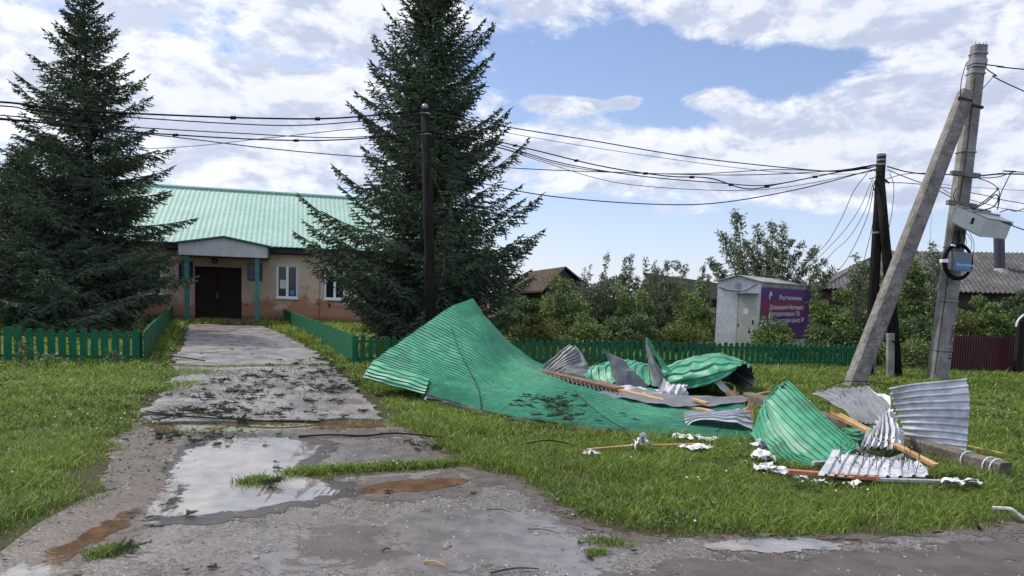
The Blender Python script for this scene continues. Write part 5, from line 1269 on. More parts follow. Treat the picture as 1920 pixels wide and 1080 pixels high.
# big wing: rows run from the near edge to the far edge, ribs follow the rows
def Z(px, py, z): return G(px, py, z)
big = empty('torn_roof_sheet', G(905, 775), 'huge green corrugated roof sheet rising to a peak over the picket fence', 'roof sheet')
rows = [
    [D(680, 709, 11.6), D(795, 738, 10.9), D(905, 770, 10.05), Z(1000, 787, .06), Z(1150, 806, .04), Z(1290, 819, .04), Z(1410, 824, .04)],
    [D(700, 679, 11.95), D(805, 713, 11.3), D(912, 748, 10.6), Z(1008, 770, .08), Z(1155, 792, .05), Z(1290, 806, .04), Z(1408, 812, .04)],
    [D(748, 644, 12.6), D(842, 684, 12.0), D(930, 722, 11.5), Z(1018, 750, .12), Z(1160, 773, .05), Z(1290, 789, .04), Z(1405, 796, .04)],
    [D(800, 607, 13.3), D(882, 648, 12.8), D(950, 695, 12.5), Z(1028, 727, .18), Z(1165, 750, .06), Z(1290, 770, .04), Z(1400, 778, .04)],
    [D(848, 574, 14.1), D(908, 618, 13.7), D(965, 668, 13.5), Z(1032, 706, .22), Z(1168, 732, .07), Z(1288, 752, .05), Z(1395, 762, .04)],
    [D(886, 560, 14.7), D(921, 606, 14.5), D(968, 652, 14.2), D(1034, 690, 14.2), Z(1170, 720, .07), Z(1287, 740, .05), Z(1390, 750, .04)]]
sheet('sheet_metal', rows, [GS, GG], 50, .018, big, per=6, nv=110, dent=.018, seed=3, jag=.0)
# folded-back bottom lip along the left edge
lip = [[D(681, 710, 11.55), D(740, 726, 11.2), D(795, 740, 10.85)], [D(690, 697, 11.65), D(745, 712, 11.3), D(800, 727, 10.95)], [D(701, 678, 11.9), D(752, 697, 11.6), D(806, 712, 11.25)]]
sheet('folded_lip', [[p+Vector((0, -.03, .015)) for p in r] for r in lip], [GS, GG], 5, .022, big, per=6, nv=30, dent=.02, seed=9)
# grey sheet showing under the near edge
u = [[Z(798, 746, .10), Z(905, 774, .02), Z(1000, 795, .01), Z(1130, 812, .0)], [Z(800, 741, .16), D(905, 771, 10.15), Z(1000, 790, .03), Z(1140, 808, .02)]]
sheet('under_sheet', [[p+Vector((0, -.04 if j == 0 else .03, 0)) for p in r] for j, r in enumerate(u)], [K['darkgrey_sheet'], K['darkgrey_sheet']], 3, .02, big, per=6, nv=50, dent=.03, seed=4)
def torn(name, label, rows, mats, ribs, amp, seed, nv=40, dent=.04, cat='roof sheet', group=None, per=6, th=.004, jag=0, ribdir=0, shape='trap', nu0=None, inv=False):
    base = tuple(rows[0][0]); o = sheet(name, rows, mats, ribs, amp, None, base, per, nv, th, dent, seed, shape, jag, ribdir, nu0, inv)
    return tag(o, label, cat, group)
DG = K['darkgrey_sheet']
# B folded grey piece with its dark inner side and green back
torn('folded_sheet', 'grey folded sheet fragment with ribs standing at the left end of the brown plank',
     [[D(1018, 688, 13.7), D(1044, 666, 13.8), D(1068, 646, 13.9)], [D(1030, 694, 13.5), D(1060, 676, 13.6), D(1084, 660, 13.7)], [D(1042, 700, 13.3), D(1068, 688, 13.4), D(1092, 678, 13.6)]], [DG, DG], 6, .02, 21)
torn('folded_sheet', 'dark folded sheet with a green outer side behind the grey ribbed fragment',
     [[D(1044, 701, 13.5), D(1062, 690, 14.0), D(1078, 645, 14.3)], [D(1066, 706, 13.4), D(1080, 695, 13.9), D(1090, 662, 14.2)], [D(1090, 712, 13.3), D(1098, 700, 13.8), D(1102, 688, 14.0)]], [DG, GS], 0, 0, 22)
# C green mound
torn('crumpled_sheet', 'low crumpled green sheet mound behind the pointed grey shards',
     [[D(1098, 719, 13.5), D(1150, 719, 13.3), D(1200, 722, 13.2), D(1245, 728, 13.0)], [D(1096, 700, 13.8), D(1145, 692, 13.7), D(1195, 695, 13.6), D(1245, 704, 13.4)], [D(1105, 690, 14.2), D(1160, 675, 14.2), D(1205, 684, 14.1), D(1250, 698, 14.0)], [D(1120, 694, 14.8), D(1165, 684, 14.8), D(1210, 690, 14.8), D(1250, 698, 14.6)]], [GS, GG], 11, .022, 23, dent=.05, ribdir=1, nv=50)
# D grey shard
torn('sheet_shard', 'tall grey pointed shard, left of the two standing torn shards',
     [[D(1131, 654, 13.1), D(1146, 690, 13.0), D(1158, 730, 12.8)], [D(1143, 662, 13.1), D(1163, 696, 12.9), D(1182, 735, 12.7)], [D(1160, 668, 13.2), D(1186, 692, 13.1), D(1218, 722, 13.0)]], [DG, DG], 0, 0, 24, dent=.05)
# E shard, grey on the left face and green on the right
torn('sheet_shard', 'tallest narrow shard with a grey face and a green back, right of the grey shard',
     [[D(1209, 633, 13.4), D(1215, 680, 13.2), D(1224, 723, 12.9)], [D(1213, 642, 13.3), D(1228, 690, 13.0), D(1245, 727, 12.8)], [D(1216, 650, 13.3), D(1240, 692, 13.1), D(1266, 728, 12.9)]], [DG, GS], 0, 0, 25, dent=.03)
torn('sheet_shard', 'narrow green strip folded along the tallest shard',
     [[D(1212, 633, 13.42), D(1235, 668, 13.3), D(1262, 706, 13.1)], [D(1215, 644, 13.35), D(1243, 690, 13.1), D(1276, 731, 12.8)]], [GS, GG], 2, .02, 26)
# F the green roll with its dark mouth
torn('rolled_sheet', 'large rolled green sheet with a dark open mouth facing right',
     [[D(1246, 733, 12.9), D(1300, 728, 12.6), D(1345, 716, 12.3), D(1372, 701, 12.2)],
      [D(1240, 715, 13.1), D(1292, 700, 12.7), D(1345, 690, 12.4), D(1390, 686, 12.3)],
      [D(1242, 698, 13.6), D(1285, 682, 13.3), D(1340, 671, 13.0), D(1396, 679, 12.8)],
      [D(1250, 692, 14.1), D(1292, 676, 13.9), D(1352, 667, 13.6), D(1408, 692, 13.3)],
      [D(1258, 704, 14.4), D(1305, 694, 14.3), D(1365, 690, 13.9), D(1416, 712, 13.5)],
      [D(1265, 716, 14.4), D(1315, 712, 14.2), D(1370, 718, 13.9), D(1404, 738, 13.2)]], [GS, DG], 9, .035, 27, dent=.05, nv=50, inv=True)
# sheet lying under the roll, grey
torn('flat_sheet', 'dark grey sheet lying flat under the green roll',
     [[Z(1120, 735, .12), Z(1230, 757, .10), Z(1330, 762, .09), Z(1400, 752, .10)], [Z(1180, 722, .12), Z(1260, 738, .12), Z(1340, 745, .12), Z(1405, 742, .12)]], [DG, DG], 0, 0, 28, dent=.03, nu0=10)
# white / grey membrane
torn('roof_membrane', 'crumpled pale grey membrane spilling over the middle of the wreck',
     [[D(1128, 722, 12.7), D(1180, 742, 12.1), D(1235, 756, 11.6), D(1300, 768, 11.0)], [D(1150, 720, 12.8), D(1205, 735, 12.4), D(1248, 745, 12.0), D(1310, 763, 11.3)], [D(1170, 722, 13.0), D(1230, 733, 12.8), D(1262, 738, 12.5), D(1320, 756, 11.8)]], [K['membrane'], K['membrane']], 0, 0, 29, dent=.12, nu0=40, nv=60)
torn('roof_membrane', 'bunched grey cloth standing at the foot of the tallest shard',
     [[D(1228, 748, 12.0), D(1240, 730, 12.2), D(1250, 719, 12.4)], [D(1245, 758, 11.8), D(1254, 736, 12.0), D(1260, 720, 12.2)], [D(1268, 752, 11.8), D(1272, 738, 12.0), D(1275, 722, 12.3)], [D(1282, 744, 12.1), D(1280, 734, 12.2), D(1284, 724, 12.5)]], [K['membrane'], K['membrane']], 5, .05, 30, dent=.10, ribdir=0, shape='sin')
torn('roof_membrane', 'white torn cloth strand trailing towards the splintered board',
     [[D(1262, 753, 11.7), D(1300, 768, 11.0), D(1340, 780, 10.4), D(1385, 775, 10.3)], [D(1272, 748, 11.8), D(1306, 763, 11.1), D(1345, 773, 10.5), D(1392, 765, 10.5)]], [K['membrane'], K['membrane']], 0, 0, 31, dent=.05, nu0=10)
torn('roof_membrane', 'pale cloth strip hanging inside the mouth of the roll',
     [[D(1338, 716, 12.35), D(1358, 736, 12.3), D(1378, 750, 12.2)], [D(1352, 712, 12.45), D(1366, 730, 12.4), D(1384, 746, 12.3)]], [K['membrane'], K['membrane']], 0, 0, 32, dent=.05, nu0=8)
torn('roof_membrane', 'pale rag hanging under the left edge of the big green sheet',
     [[D(785, 756, 11.2), D(805, 760, 11.0), D(822, 752, 11.0)], [D(790, 745, 11.3), D(808, 744, 11.2), D(826, 744, 11.1)]], [K['membrane'], K['membrane']], 3, .03, 33, dent=.05, shape='sin')
# G long plank and the saw-toothed strip of fibre cement under it
a, b = D(996, 696, 13.6), D(1335, 775, 10.55)
pl_ = empty('long_plank', a, 'long brown roof plank lying across the big green sheet', 'plank')
MB().plank(a+Vector((0, 0, .05)), a.lerp(b, .55)+Vector((0, 0, .05)), .20, .035).build('board', K['brown_board'], pl_)
MB().plank(a.lerp(b, .35)+Vector((.04, -.05, .03)), b+Vector((0, 0, .02)), .12, .035).build('board', K['pine'], pl_)
rows = [[D(992, 697, 13.4), D(1110, 729, 12.15), D(1230, 765, 11.05)], [D(1004, 697, 13.55), D(1116, 727, 12.35), D(1236, 761, 11.25)]]
torn('corrugated_strip', 'saw toothed strip of grey corrugated sheet along the near side of the long plank', rows, [K['fibre_cement'], K['fibre_cement']], 30, .055, 34, nv=6, dent=0, shape='sin', ribdir=1, per=6, th=.006)
tag(MB().plank(D(1120, 716, 12.9), D(1235, 745, 12.0), .12, .04).build('short_board', K['brown_board'], None, tuple(D(1120, 716, 12.9))), 'short dark board lying behind the long plank', 'plank')
def plank1(label, a, b, w, t, k, up=(0, 0, 1), taper=1., cat='plank', name='plank', extra=None):
    mb = MB().plank(a, b, w, t, up, taper)
    if extra: extra(mb)
    o = mb.build(name, K[k], None, tuple(a)); bv = o.modifiers.new('bevel', 'BEVEL'); bv.width = min(w, t)*.12; bv.segments = 1
    return tag(o, label, cat)
plank1('thin pale stick reaching right from the mouth of the roll', D(1385, 746, 12.0), D(1444, 734, 11.6), .03, .03, 'pine', name='stick', cat='stick')
plank1('short splintered board lying under the roll', Z(1300, 748, .16), Z(1326, 756, .15), .07, .03, 'pine')
def splinter(mb, seed, a, b, n, sp, l, r=.012):
    q = random.Random(seed)
    for i in range(n):
        p = Vector(a).lerp(Vector(b), q.random())+Vector((q.uniform(-sp, sp), q.uniform(-sp, sp), q.uniform(-sp, sp)))
        d = Vector((q.uniform(-1, 1)*.3, q.uniform(-1, 1)*.3, 1)).normalized()*l*q.uniform(.4, 1); mb.plank(p, p+d, r*2, r, up=(0, 1, 0), taper=.1)
# splintered upright board
p0, p1 = D(1403, 803, 9.4), D(1404, 768, 9.55)
mb = MB(); mb.plank(p0, p1, .13, .04, up=(0, 1, 0), taper=.8); splinter(mb, 3, p1-Vector((.03, 0, .05)), p1+Vector((.03, 0, 0)), 9, .02, .24, .010)
tag(mb.build('splintered_board', K['pine'], None, tuple(p0)), 'pale splintered board end standing beside the curled grey sheet', 'plank')
mb = MB(); p0 = D(1366, 742, 12.1); splinter(mb, 4, p0, p0+Vector((.16, 0, 0)), 16, .05, .18, .014); mb.plank(p0-Vector((.02, 0, .04)), p0+Vector((.22, 0, .0)), .07, .03)
tag(mb.build('splintered_board', K['pine'], None, tuple(p0)), 'splintered wood poking from the mouth of the green roll', 'plank')
# H curled grey sheet
torn('curled_sheet', 'light grey curled sheet arched over the near edge of the green sheet',
     [[D(1283, 773, 9.9), D(1330, 773, 9.8), D(1375, 770, 9.7), D(1412, 757, 9.8)], [D(1283, 783, 9.6), D(1330, 776, 9.5), D(1372, 776, 9.4), D(1408, 776, 9.5)], [D(1288, 801, 9.35), D(1318, 786, 9.25), D(1362, 790, 9.15), D(1410, 805, 9.1)]], [GG, DG], 7, .022, 35, dent=.04)
# I big standing green panel
torn('standing_sheet', 'big green corrugated panel leaning up at the right of the wreck',
     [[D(1478, 716, 8.75), D(1540, 776, 8.15), D(1606, 836, 7.6)], [D(1462, 728, 8.7), D(1525, 790, 8.05), D(1590, 848, 7.5)], [D(1440, 752, 8.6), D(1498, 812, 7.95), D(1560, 866, 7.42)], [D(1430, 766, 8.6), D(1470, 830, 7.95), D(1522, 878, 7.40)]], [GS, GG], 9, .022, 36, dent=.018, nv=60)
torn('standing_sheet', 'crumpled green flap folded along the left side of the standing green panel',
     [[D(1440, 742, 8.85), D(1445, 790, 8.35), D(1480, 840, 7.8), D(1528, 876, 7.42)], [D(1425, 762, 8.9), D(1428, 805, 8.35), D(1462, 845, 7.8), D(1518, 879, 7.35)], [D(1413, 788, 8.9), D(1412, 822, 8.4), D(1450, 855, 7.7), D(1508, 880, 7.35)]], [GS, GG], 5, .024, 37, dent=.05, nv=60)
torn('standing_sheet', 'thin green flap curled along the top edge of the standing green panel',
     [[D(1477, 715, 8.76), D(1455, 728, 8.85), D(1438, 745, 8.9)], [D(1468, 724, 8.65), D(1450, 738, 8.75), D(1434, 758, 8.8)]], [GS, GG], 2, .015, 38)
# green piece behind
torn('crumpled_sheet', 'green strip between the grey sheets behind the orange plank',
     [[D(1578, 806, 8.7), D(1610, 806, 8.6), D(1655, 796, 8.6)], [D(1590, 820, 8.3), D(1620, 822, 8.2), D(1650, 808, 8.3)]], [GS, GG], 3, .02, 39)
torn('crumpled_sheet', 'small green corner under the lower edge of the standing green panel',
     [[D(1575, 850, 7.5), D(1592, 846, 7.5), D(1610, 832, 7.6)], [D(1560, 862, 7.3), D(1585, 858, 7.3), D(1612, 842, 7.4)]], [GS, GG], 2, .015, 40)
# J grey ridge-shaped sheet behind
torn('bent_sheet', 'grey sheet bent into a ridge between the green panel and the big pale sheet',
     [[D(1521, 740, 9.5), D(1570, 729, 9.8), D(1624, 723, 10.0)], [D(1548, 752, 9.3), D(1596, 742, 9.5), D(1646, 744, 9.6)], [D(1580, 768, 9.0), D(1618, 770, 9.1), D(1668, 762, 9.2)], [D(1602, 792, 8.8), D(1640, 796, 8.8), D(1668, 784, 9.0)]], [K['midgrey'], DG], 9, .022, 41, dent=.03, ribdir=1, nv=50)
torn('bent_sheet', 'pale corner flap bent down beside the big pale sheet',
     [[D(1626, 722, 10.0), D(1648, 734, 9.8), D(1668, 741, 9.6)], [D(1640, 738, 9.8), D(1655, 748, 9.6), D(1670, 766, 9.3)]], [K['zinc'], GG], 0, 0, 42)
# K big pale ribbed sheet, ribs horizontal
torn('upright_sheet', 'big pale grey ribbed sheet standing upright at the right end of the wreck',
     [[D(1669, 727, 8.7), D(1715, 719, 8.5), D(1765, 714, 8.35), D(1812, 709, 8.3)], [D(1676, 756, 8.7), D(1720, 752, 8.45), D(1768, 750, 8.3), D(1818, 748, 8.2)], [D(1690, 790, 8.6), D(1722, 790, 8.4), D(1770, 792, 8.25), D(1816, 796, 8.15)], [D(1698, 822, 8.5), D(1726, 826, 8.35), D(1768, 830, 8.2), D(1812, 836, 8.1)], [D(1708, 840, 8.45), D(1735, 846, 8.3), D(1768, 852, 8.15), D(1810, 860, 8.0)]], [K['zinc'], GG], 12, .024, 43, dent=.014, nv=50)
# L crumpled pleats at its left edge
torn('pleated_sheet', 'tightly pleated crumpled pale metal beside the big upright sheet',
     [[D(1640, 800, 8.3), D(1622, 822, 7.9), D(1612, 838, 7.7)], [D(1655, 780, 8.4), D(1650, 815, 8.0), D(1640, 842, 7.7)], [D(1668, 768, 8.5), D(1672, 810, 8.1), D(1668, 848, 7.75)], [D(1680, 782, 8.5), D(1684, 815, 8.2), D(1682, 838, 8.0)]], [K['zinc'], GG], 8, .045, 44, dent=.06, nv=30, shape='sin')
# N dark trough
torn('curled_sheet', 'dark grey curled trough under the orange plank',
     [[D(1606, 826, 7.9), D(1622, 848, 7.6), D(1655, 858, 7.5), D(1694, 852, 7.6)], [D(1606, 842, 7.7), D(1628, 862, 7.4), D(1660, 868, 7.4), D(1696, 855, 7.5)], [D(1612, 856, 7.6), D(1635, 866, 7.4), D(1665, 870, 7.4), D(1696, 857, 7.5)]], [DG, DG], 0, 0, 45, dent=.02, nu0=14)
# M pale sheet fallen in front
torn('fallen_sheet', 'pale ribbed sheet lying low in front of the standing green panel',
     [[Z(1562, 842, .17), Z(1615, 854, .15), Z(1670, 862, .14), Z(1722, 867, .12)], [Z(1548, 866, .13), Z(1602, 875, .12), Z(1660, 880, .11), Z(1736, 881, .10)], [Z(1533, 890, .10), Z(1595, 893, .09), Z(1660, 895, .09), Z(1742, 893, .08)]], [K['zinc'], GG], 10, .020, 46, dent=.012, ribdir=1, nv=30)
torn('fallen_sheet', 'narrow pleated strip fallen under the end of the orange plank',
     [[D(1688, 856, 7.7), D(1706, 872, 7.5), D(1728, 886, 7.35)], [D(1704, 856, 7.7), D(1722, 870, 7.5), D(1742, 884, 7.35)]], [K['zinc'], GG], 3, .03, 47, shape='sin')
# O bright orange plank resting on the wreck
plank1('bright orange pine plank slanting down across the grey sheets', D(1562, 776, 8.55), D(1755, 873, 7.35), .075, .035, 'pine', extra=lambda mb: splinter(mb, 5, D(1562, 776, 8.55), D(1566, 779, 8.5), 5, .02, .12, .01))
plank1('thinner pine lath lying beside the orange plank', D(1574, 776, 8.6), D(1700, 842, 7.8), .03, .03, 'pine')
# P fallen concrete post with wire ties
fa, fb = G(1402, 757), G(1884, 893)
fa.z = .09; fb.z = .06
fp = empty('fallen_concrete_post', (fb.x, fb.y, 0), 'brown grey concrete post lying in the grass under the wreck', 'post')
mb = MB(); dd = (fb-fa).normalized(); quad_pole(mb, fa, fb, .19, .15, .19, .15, math.atan2(dd.x, -dd.y)); mb.build('post', K['concrete3'], fp)
for q in (.905, .962, .98):
    c = fa.lerp(fb, q); mb = MB(); r_ = .093
    nrm_ = Vector((-dd.y, dd.x, 0)); P = [c+nrm_*math.cos(t)*r_*1.02+Vector((0, 0, math.sin(t)*r_)) for t in np.linspace(0, 6.283, 14)]
    mb.tube(P, .006, 5, caps=False); mb.build('wire_tie', K['white'], fp)
# Q orange board in the grass with wool
plank1('orange board half sunk in the grass at the near edge of the wreck', Z(1478, 884, .08), Z(1648, 897, .08), .06, .04, 'pine_red')
plank1('weathered white and orange board end lying in the grass at right', Z(1640, 899, .07), Z(1832, 905, .07), .05, .03, 'fibre_cement')
plank1('grey board end poking out under the green panel', D(1524, 869, 7.2), D(1548, 868, 7.25), .05, .04, 'fibre_cement')
plank1('thin pale stick lying in the lawn, left of the insulation scrap', Z(1101, 843, .06), Z(1205, 834, .07), .03, .02, 'pine', name='stick', cat='stick')
plank1('thin pale stick lying in the lawn, right of the insulation scrap', Z(1222, 835, .05), Z(1305, 833, .06), .03, .02, 'pine', name='stick', cat='stick')
plank1('pale twig leaning out behind the upright sheet at far right', D(1815, 836, 8.3), D(1880, 850, 7.9), .015, .015, 'pine', name='stick', cat='stick')
def flakes(name, label, c, rx, ry, rz, seed, cols, m, cat, n=420, size=.03):
    """a ragged clump of many small thin flakes"""
    rng = np.random.RandomState(seed); v = rng.randn(n, 3); v /= np.linalg.norm(v, axis=1)[:, None]
    lump = 1+.5*np.sin(v[:, 0]*5+seed)*np.cos(v[:, 1]*4-seed)
    P = v*np.array([rx, ry, rz])*(.55+.5*rng.rand(n)[:, None])*lump[:, None]+np.array(tuple(c)); P[:, 2] = np.maximum(P[:, 2], .012)
    V, f, t = leaf_cloud(P, v, size, size*.9, rng, cols, .8, .1)
    return tag(link_mesh(name, V, f, m, None, (c[0], c[1], max(0, c[2]-rz)), tint=t), label, cat)
K['scrap'] = mat('torn_white_insulation_foil', (.78, .77, .74), .7, col2=(.52, .50, .46), vs=11, fine=.1, fs=50)
def tuft(label, c, rx, ry, rz, seed):
    """a torn, crumpled scrap of white insulation sheeting"""
    rng = np.random.RandomState(seed); c = Vector(c); c.z = max(c.z-rz, 0)+.012; rows = []
    for i in range(4):
        a = (i/3-.5)*2; r = []
        for k in range(5):
            b = (k/4-.5)*2; w = 1-.35*abs(a)*rng.rand()
            r.append(c+Vector((b*rx*1.25*w+rng.randn()*rx*.22, a*ry*1.4+rng.randn()*ry*.35, rz*(.5+1.9*rng.rand()*(1-.5*abs(b))))))
        rows.append(r)
    o = sheet('insulation_scrap', rows, [K['scrap'], K['scrap']], 0, 0, None, tuple(c), nv=34, th=.003, dent=0, seed=seed, nu0=26)
    me = o.data; sd = Vector((seed*1.7, 0, 0))
    for v in me.vertices:
        q = (v.co+sd)*24; v.co += Vector((noise.noise(q), noise.noise(q+Vector((5, 0, 0))), noise.noise(q+Vector((0, 9, 0)))))*.032
        if v.co.z+o.location.z < .01: v.co.z = .01-o.location.z
    return tag(o, label, 'insulation')
tuft('upright white insulation scrap on the thin stick in the lawn', Z(1203, 834, .10), .07, .05, .10, 1)
tuft('small white insulation flake at the left end of the thin stick', Z(1110, 850, .05), .07, .05, .03, 2)
tuft('white insulation flake beyond the end of the thin stick', Z(1305, 840, .05), .14, .06, .025, 3)
tuft('white insulation scrap under the near edge of the green sheet', Z(1300, 822, .04), .20, .06, .03, 4)
for i, (x, y, z, a, b, c_) in enumerate([(1424, 838, .07, .07, .05, .06), (1430, 860, .06, .09, .06, .07), (1444, 882, .05, .12, .06, .05), (1470, 888, .04, .10, .05, .03), (1500, 896, .03, .07, .04, .02), (1540, 904, .03, .06, .03, .02), (1600, 908, .03, .05, .03, .02)]):
    tuft(('white insulation scrap at the upper left foot of the standing green panel', 'clump of white insulation under the standing green panel corner', 'biggest dirty white insulation clump left of the orange board', 'white insulation at the left end of the orange board', 'white insulation strip lying along the orange board', 'small insulation flake in front of the orange board', 'small insulation flake at the middle of the orange board')[i], Z(x, y, z), a, b, c_, 10+i)
for i, x in enumerate((1785, 1812)):
    tuft(('white insulation flakes on the weathered board end', 'white insulation flake at the tip of the weathered board')[i], Z(x, 904, .09), .09, .04, .025, 20+i)
# loose cables and wires of the wreck
def ground_cable(label, pts, r=.008, n=40, k='black', name='loose_cable'):
    P = cat_rom(pts, n); return tag(MB().tube(P, r, 5).build(name, K[k], None, tuple(P[0])), label, 'cable')
ground_cable('black cable running over the flat part of the green sheet', [Z(1078, 733, .18), Z(1100, 755, .14), Z(1135, 783, .12), Z(1172, 805, .10)], .006)
ground_cable('black cable draped down the face of the big wing', [D(846, 612, 12.95), D(862, 660, 12.2), D(885, 705, 11.3), D(898, 735, 10.85), D(903, 768, 10.0)], .007)
ground_cable('black cable arching in the lawn left of the sticks', [Z(985, 832, .04), Z(1020, 826, .10), Z(1050, 828, .08), Z(1075, 834, .03)], .007)
ground_cable('black cable from the curled grey sheet down into the lawn', [Z(1300, 838, .03), D(1325, 822, 8.9), D(1348, 806, 8.9), D(1368, 792, 9.05)], .006)
ground_cable('thin black line looping above the bent grey sheet', [D(1542, 734, 9.3), D(1560, 722, 9.5), D(1590, 715, 9.8), D(1630, 716, 10), D(1668, 722, 9.4)], .006)
ground_cable('pale broken stick curving in from the right edge', [Z(1862, 952, .05), Z(1880, 953, .07), Z(1896, 955, .08), Z(1910, 965, .05), Z(1926, 976, .02)], .014, k='membrane', name='bent_stick')
ground_cable('small pale peeled branch piece at the road edge right', [Z(1828, 976, .03), Z(1833, 985, .05), Z(1838, 994, .02)], .010, k='foam', name='peeled_branch')
o = ground_cable('white curved pipe end sticking in at the right edge', [D(1905, 612, 15), D(1908, 602, 15), D(1915, 594, 15), D(1926, 590, 15), D(1990, 588, 15), D(2010, 620, 15), D(2012, 700, 15)], .020, k='white', name='curved_pipe')
# long black cables lying over the slabs
zc = .05
ground_cable('long black cable lying over the lower end of the slab path', [Z(272, 771, .05), Z(300, 775, zc), Z(360, 781, zc), Z(440, 786, zc), Z(520, 790, zc), Z(600, 791, .03)], .010, n=60)
ground_cable('black cable wound along the edge of the puddle', [Z(560, 818, .02), Z(620, 815, .03), Z(680, 817, .02), Z(740, 812, .04), Z(800, 817, .03), Z(850, 822, .03)], .010, n=60)
ground_cable('thin dark cable on the slabs near the grass joint', [Z(320, 668, .05), Z(345, 670, zc), Z(370, 674, zc), Z(384, 676, zc)], .012)

# ------------------------------------------------------------------ torn spruce sprigs and litter
def sprig_mesh(seed, L=.30, w=.13):
    rng = np.random.RandomState(seed); A = []
    n = int(L/.012); main = np.stack([np.linspace(0, L, n), .03*np.sin(np.linspace(0, 2, n)*rng.rand()*2), .012+.02*rng.rand()*np.linspace(0, 1, n)], 1)
    br = [(main, 1.)]
    for k in range(8):
        i = rng.randint(n//6, n-2); sg = 1 if k % 2 else -1; l = w*(.6+.8*rng.rand())*(1-.5*i/n); m = max(4, int(l/.012)); s = np.linspace(0, l, m)
        br.append((main[i]+np.stack([s*.72, sg*s*.7, .3*s*rng.rand()+0*s], 1), .8))
    P, Dn = [], []
    for q, _ in br:
        for _ in range(9):
            P.append(q+rng.randn(*q.shape)*.002); d = np.gradient(q, axis=0); d /= np.linalg.norm(d, axis=1)[:, None]; Dn.append(d*.7+rng.randn(*q.shape)*.55)
    P = np.concatenate(P); Dn = np.concatenate(Dn); Dn[:, 2] = np.abs(Dn[:, 2])*.7
    return leaf_cloud(P, Dn, .024, .006, rng, [(.040, .066, .034), (.058, .088, .042), (.075, .078, .04), (.024, .038, .024)], .2, 0), br
SPR = []
for s in range(7):
    (V, f, c), br = sprig_mesh(s, .16+.035*s, .07+.02*s)
    o = link_mesh('proto', V, f, K['needles'], tint=c); me = o.data; bpy.data.objects.remove(o); SPR.append(me)
rng = random.Random(17)
def sprig(p, s, label, group, size=1.0, tilt=.06):
    o = bpy.data.objects.new('spruce_sprig', SPR[s % 7]); COL.objects.link(o); o.location = p
    o.rotation_euler = (rng.uniform(-tilt, tilt), rng.uniform(-tilt, tilt), rng.uniform(0, 6.28)); size *= .62; o.scale = (size, size, size*1.1); return tag(o, label, 'twig', group)
ZONES = [ # px0, px1, py0, py1, n, size, label
    (380, 520, 640, 672, 16, .55, 'small spruce sprig on the far end of the slab path'),
    (520, 668, 672, 700, 34, .9, 'spruce sprig on the slabs along the upper right side of the path'),
    (400, 640, 698, 730, 60, .8, 'spruce sprig among the dense litter in the middle of the slab path'),
    (560, 690, 700, 740, 30, .9, 'spruce sprig by the grass on the right side of the path'),
    (300, 600, 728, 760, 42, .75, 'spruce sprig on the pale slabs below the middle of the path'),
    (300, 480, 764, 782, 16, .9, 'spruce sprig by the black cable at the lower left of the slabs'),
    (420, 680, 762, 788, 22, .7, 'spruce sprig on the lower right slabs of the path'),
    (230, 470, 812, 838, 26, .6, 'spruce sprig in the drift line beside the upper puddle edge'),
    (780, 850, 826, 846, 14, .6, 'spruce sprig washed up at the right grass edge of the road')]
for (x0, x1, y0, y1, n, sz, lab) in ZONES:
    for k in range(n):
        x = rng.gauss((x0+x1)/2, (x1-x0)/3.6); y = rng.uniform(y0, y1); zz = .042 if y < 790 else .014
        sprig(G(x, y, zz), rng.randint(0, 6), lab, 'torn spruce sprigs littering the wet path', sz*rng.uniform(.5, 1.5))
for (x, y) in ((435, 715), (445, 710), (510, 700), (516, 704), (460, 733), (445, 737), (320, 778), (335, 774), (350, 779), (430, 786), (445, 783), (455, 788), (395, 760), (600, 735), (615, 729)):
    sprig(G(x, y, .05), rng.randint(4, 6), 'larger upcurved spruce twig standing out of the path litter', 'larger torn spruce twigs on the path', 1.35, .25)
for k in range(46):
    x = rng.gauss(1040, 34); y = 775-.0*x+rng.uniform(-42, 12)+(x-1040)*.12
    q = G(x, y, .10); sprig(q+Vector((0, 0, .03)), rng.randint(2, 6), 'dark spruce sprig lying on the flat part of the green sheet', 'spruce sprigs on the green sheet', 1.0, .15)
for (x, y, lab) in ((1130, 790, 'lone dark sprig on the green sheet left of its middle'), (1170, 775, 'dark sprig on the green sheet below the long plank'), (1200, 790, 'tiny dark sprig on the green sheet right of the black cable')):
    sprig(G(x, y, .09), 3, lab, None, .7, .1)
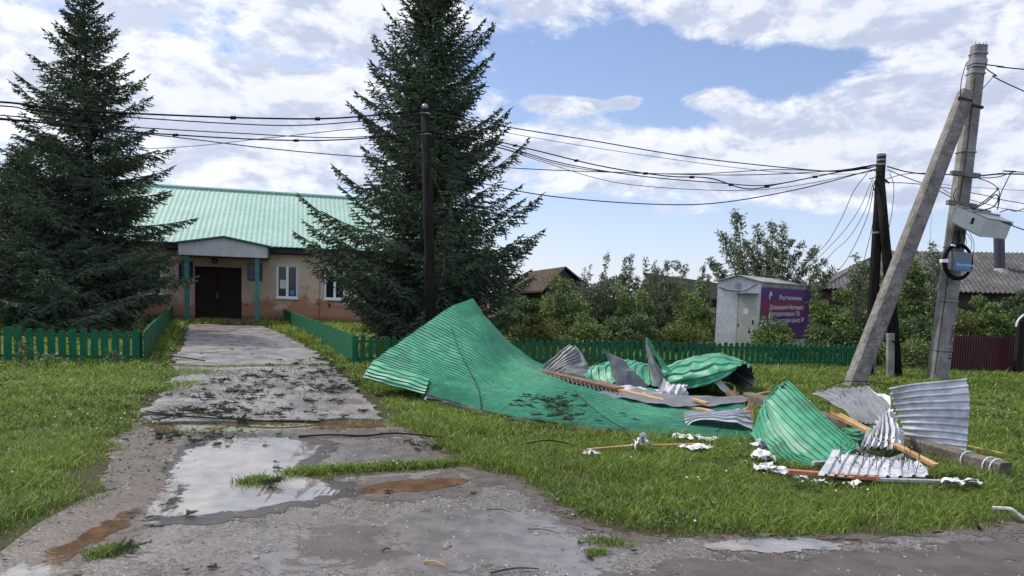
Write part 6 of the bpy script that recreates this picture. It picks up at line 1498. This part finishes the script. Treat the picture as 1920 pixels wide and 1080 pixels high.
for (x, y, s, lab) in ((487, 905, 1.3, 'green sprig floating in the puddle'), (495, 902, 1.1, 'second green sprig in the puddle beside the floating one'), (532, 880, .9, 'dark curled sprig at the far rim of the puddle'), (526, 868, .5, 'tiny sprig beyond the far rim of the puddle'),
                      (345, 971, .8, 'dark sprig at the near rim of the puddle'), (885, 928, .5, 'small dark lump on the dry part of the road'), (350, 1068, .5, 'small sprig at the lower edge of the road'), (415, 1066, .6, 'small flat sprig at the bottom of the picture'),
                      (200, 1042, 1.1, 'mossy green sprig beside the muddy stream'), (1115, 1043, .5, 'green sprig on the road in front of the lawn'), (1100, 1018, .5, 'dark sprig at the lawn edge of the road'), (1190, 1032, .5, 'flat dark sprig beside the road puddle'), (720, 920, .5, 'sprig near the brown puddle')):
    sprig(G(x, y, .016), int(x) % 7, lab, None, s, .1)
def stick(x0, y0, x1, y1, r, k, lab):
    a, b = G(x0, y0, .02), G(x1, y1, .02); m = a.lerp(b, .5)+Vector((0, .01, .012)); tag(MB().tube(cat_rom([a, m, b], 8), [r*(1-.07*i) for i in range(8)], 5).build('stick', K[k], None, tuple(a)), lab, 'stick')
stick(794, 1054, 834, 1060, .009, 'pine', 'pale peeled stick on the wet road')
stick(832, 1028, 846, 1018, .006, 'pine', 'short pale splinter on the road above the peeled stick')
stick(716, 1033, 732, 1031, .007, 'bark', 'short dark twig on the road left of the peeled stick')
stick(912, 956, 962, 961, .005, 'bark', 'thin dark twig lying across the road')
stick(990, 992, 1050, 1001, .005, 'bark', 'bent dark twig near the lawn edge of the road')
stick(920, 1074, 1010, 1066, .007, 'bark', 'long dark twig at the bottom edge of the road')
stick(855, 880, 880, 882, .006, 'pine', 'thin pale straw at the tip of the grass strip')
for i, (x, y, r) in enumerate([(1006, 1001, .018), (480, 1045, .02), (700, 985, .012), (1075, 965, .014)]):
    bm = bmesh.new(); bmesh.ops.create_icosphere(bm, subdivisions=2, radius=r)
    for v in bm.verts: v.co *= 1+.35*noise.noise(v.co*60+Vector((i*5, 0, 0))); v.co.z *= .6
    me = bpy.data.meshes.new('stone'); bm.to_mesh(me); bm.free(); me.materials.append(K['fibre_cement'])
    o = bpy.data.objects.new('stone', me); COL.objects.link(o); o.location = G(x, y, .014)
    tag(o, ('white pebble on the road below the lawn corner', 'grey stone on the road in the lower left', 'small pebble in the middle of the road', 'pale pebble at the lawn corner of the road')[i], 'stone')
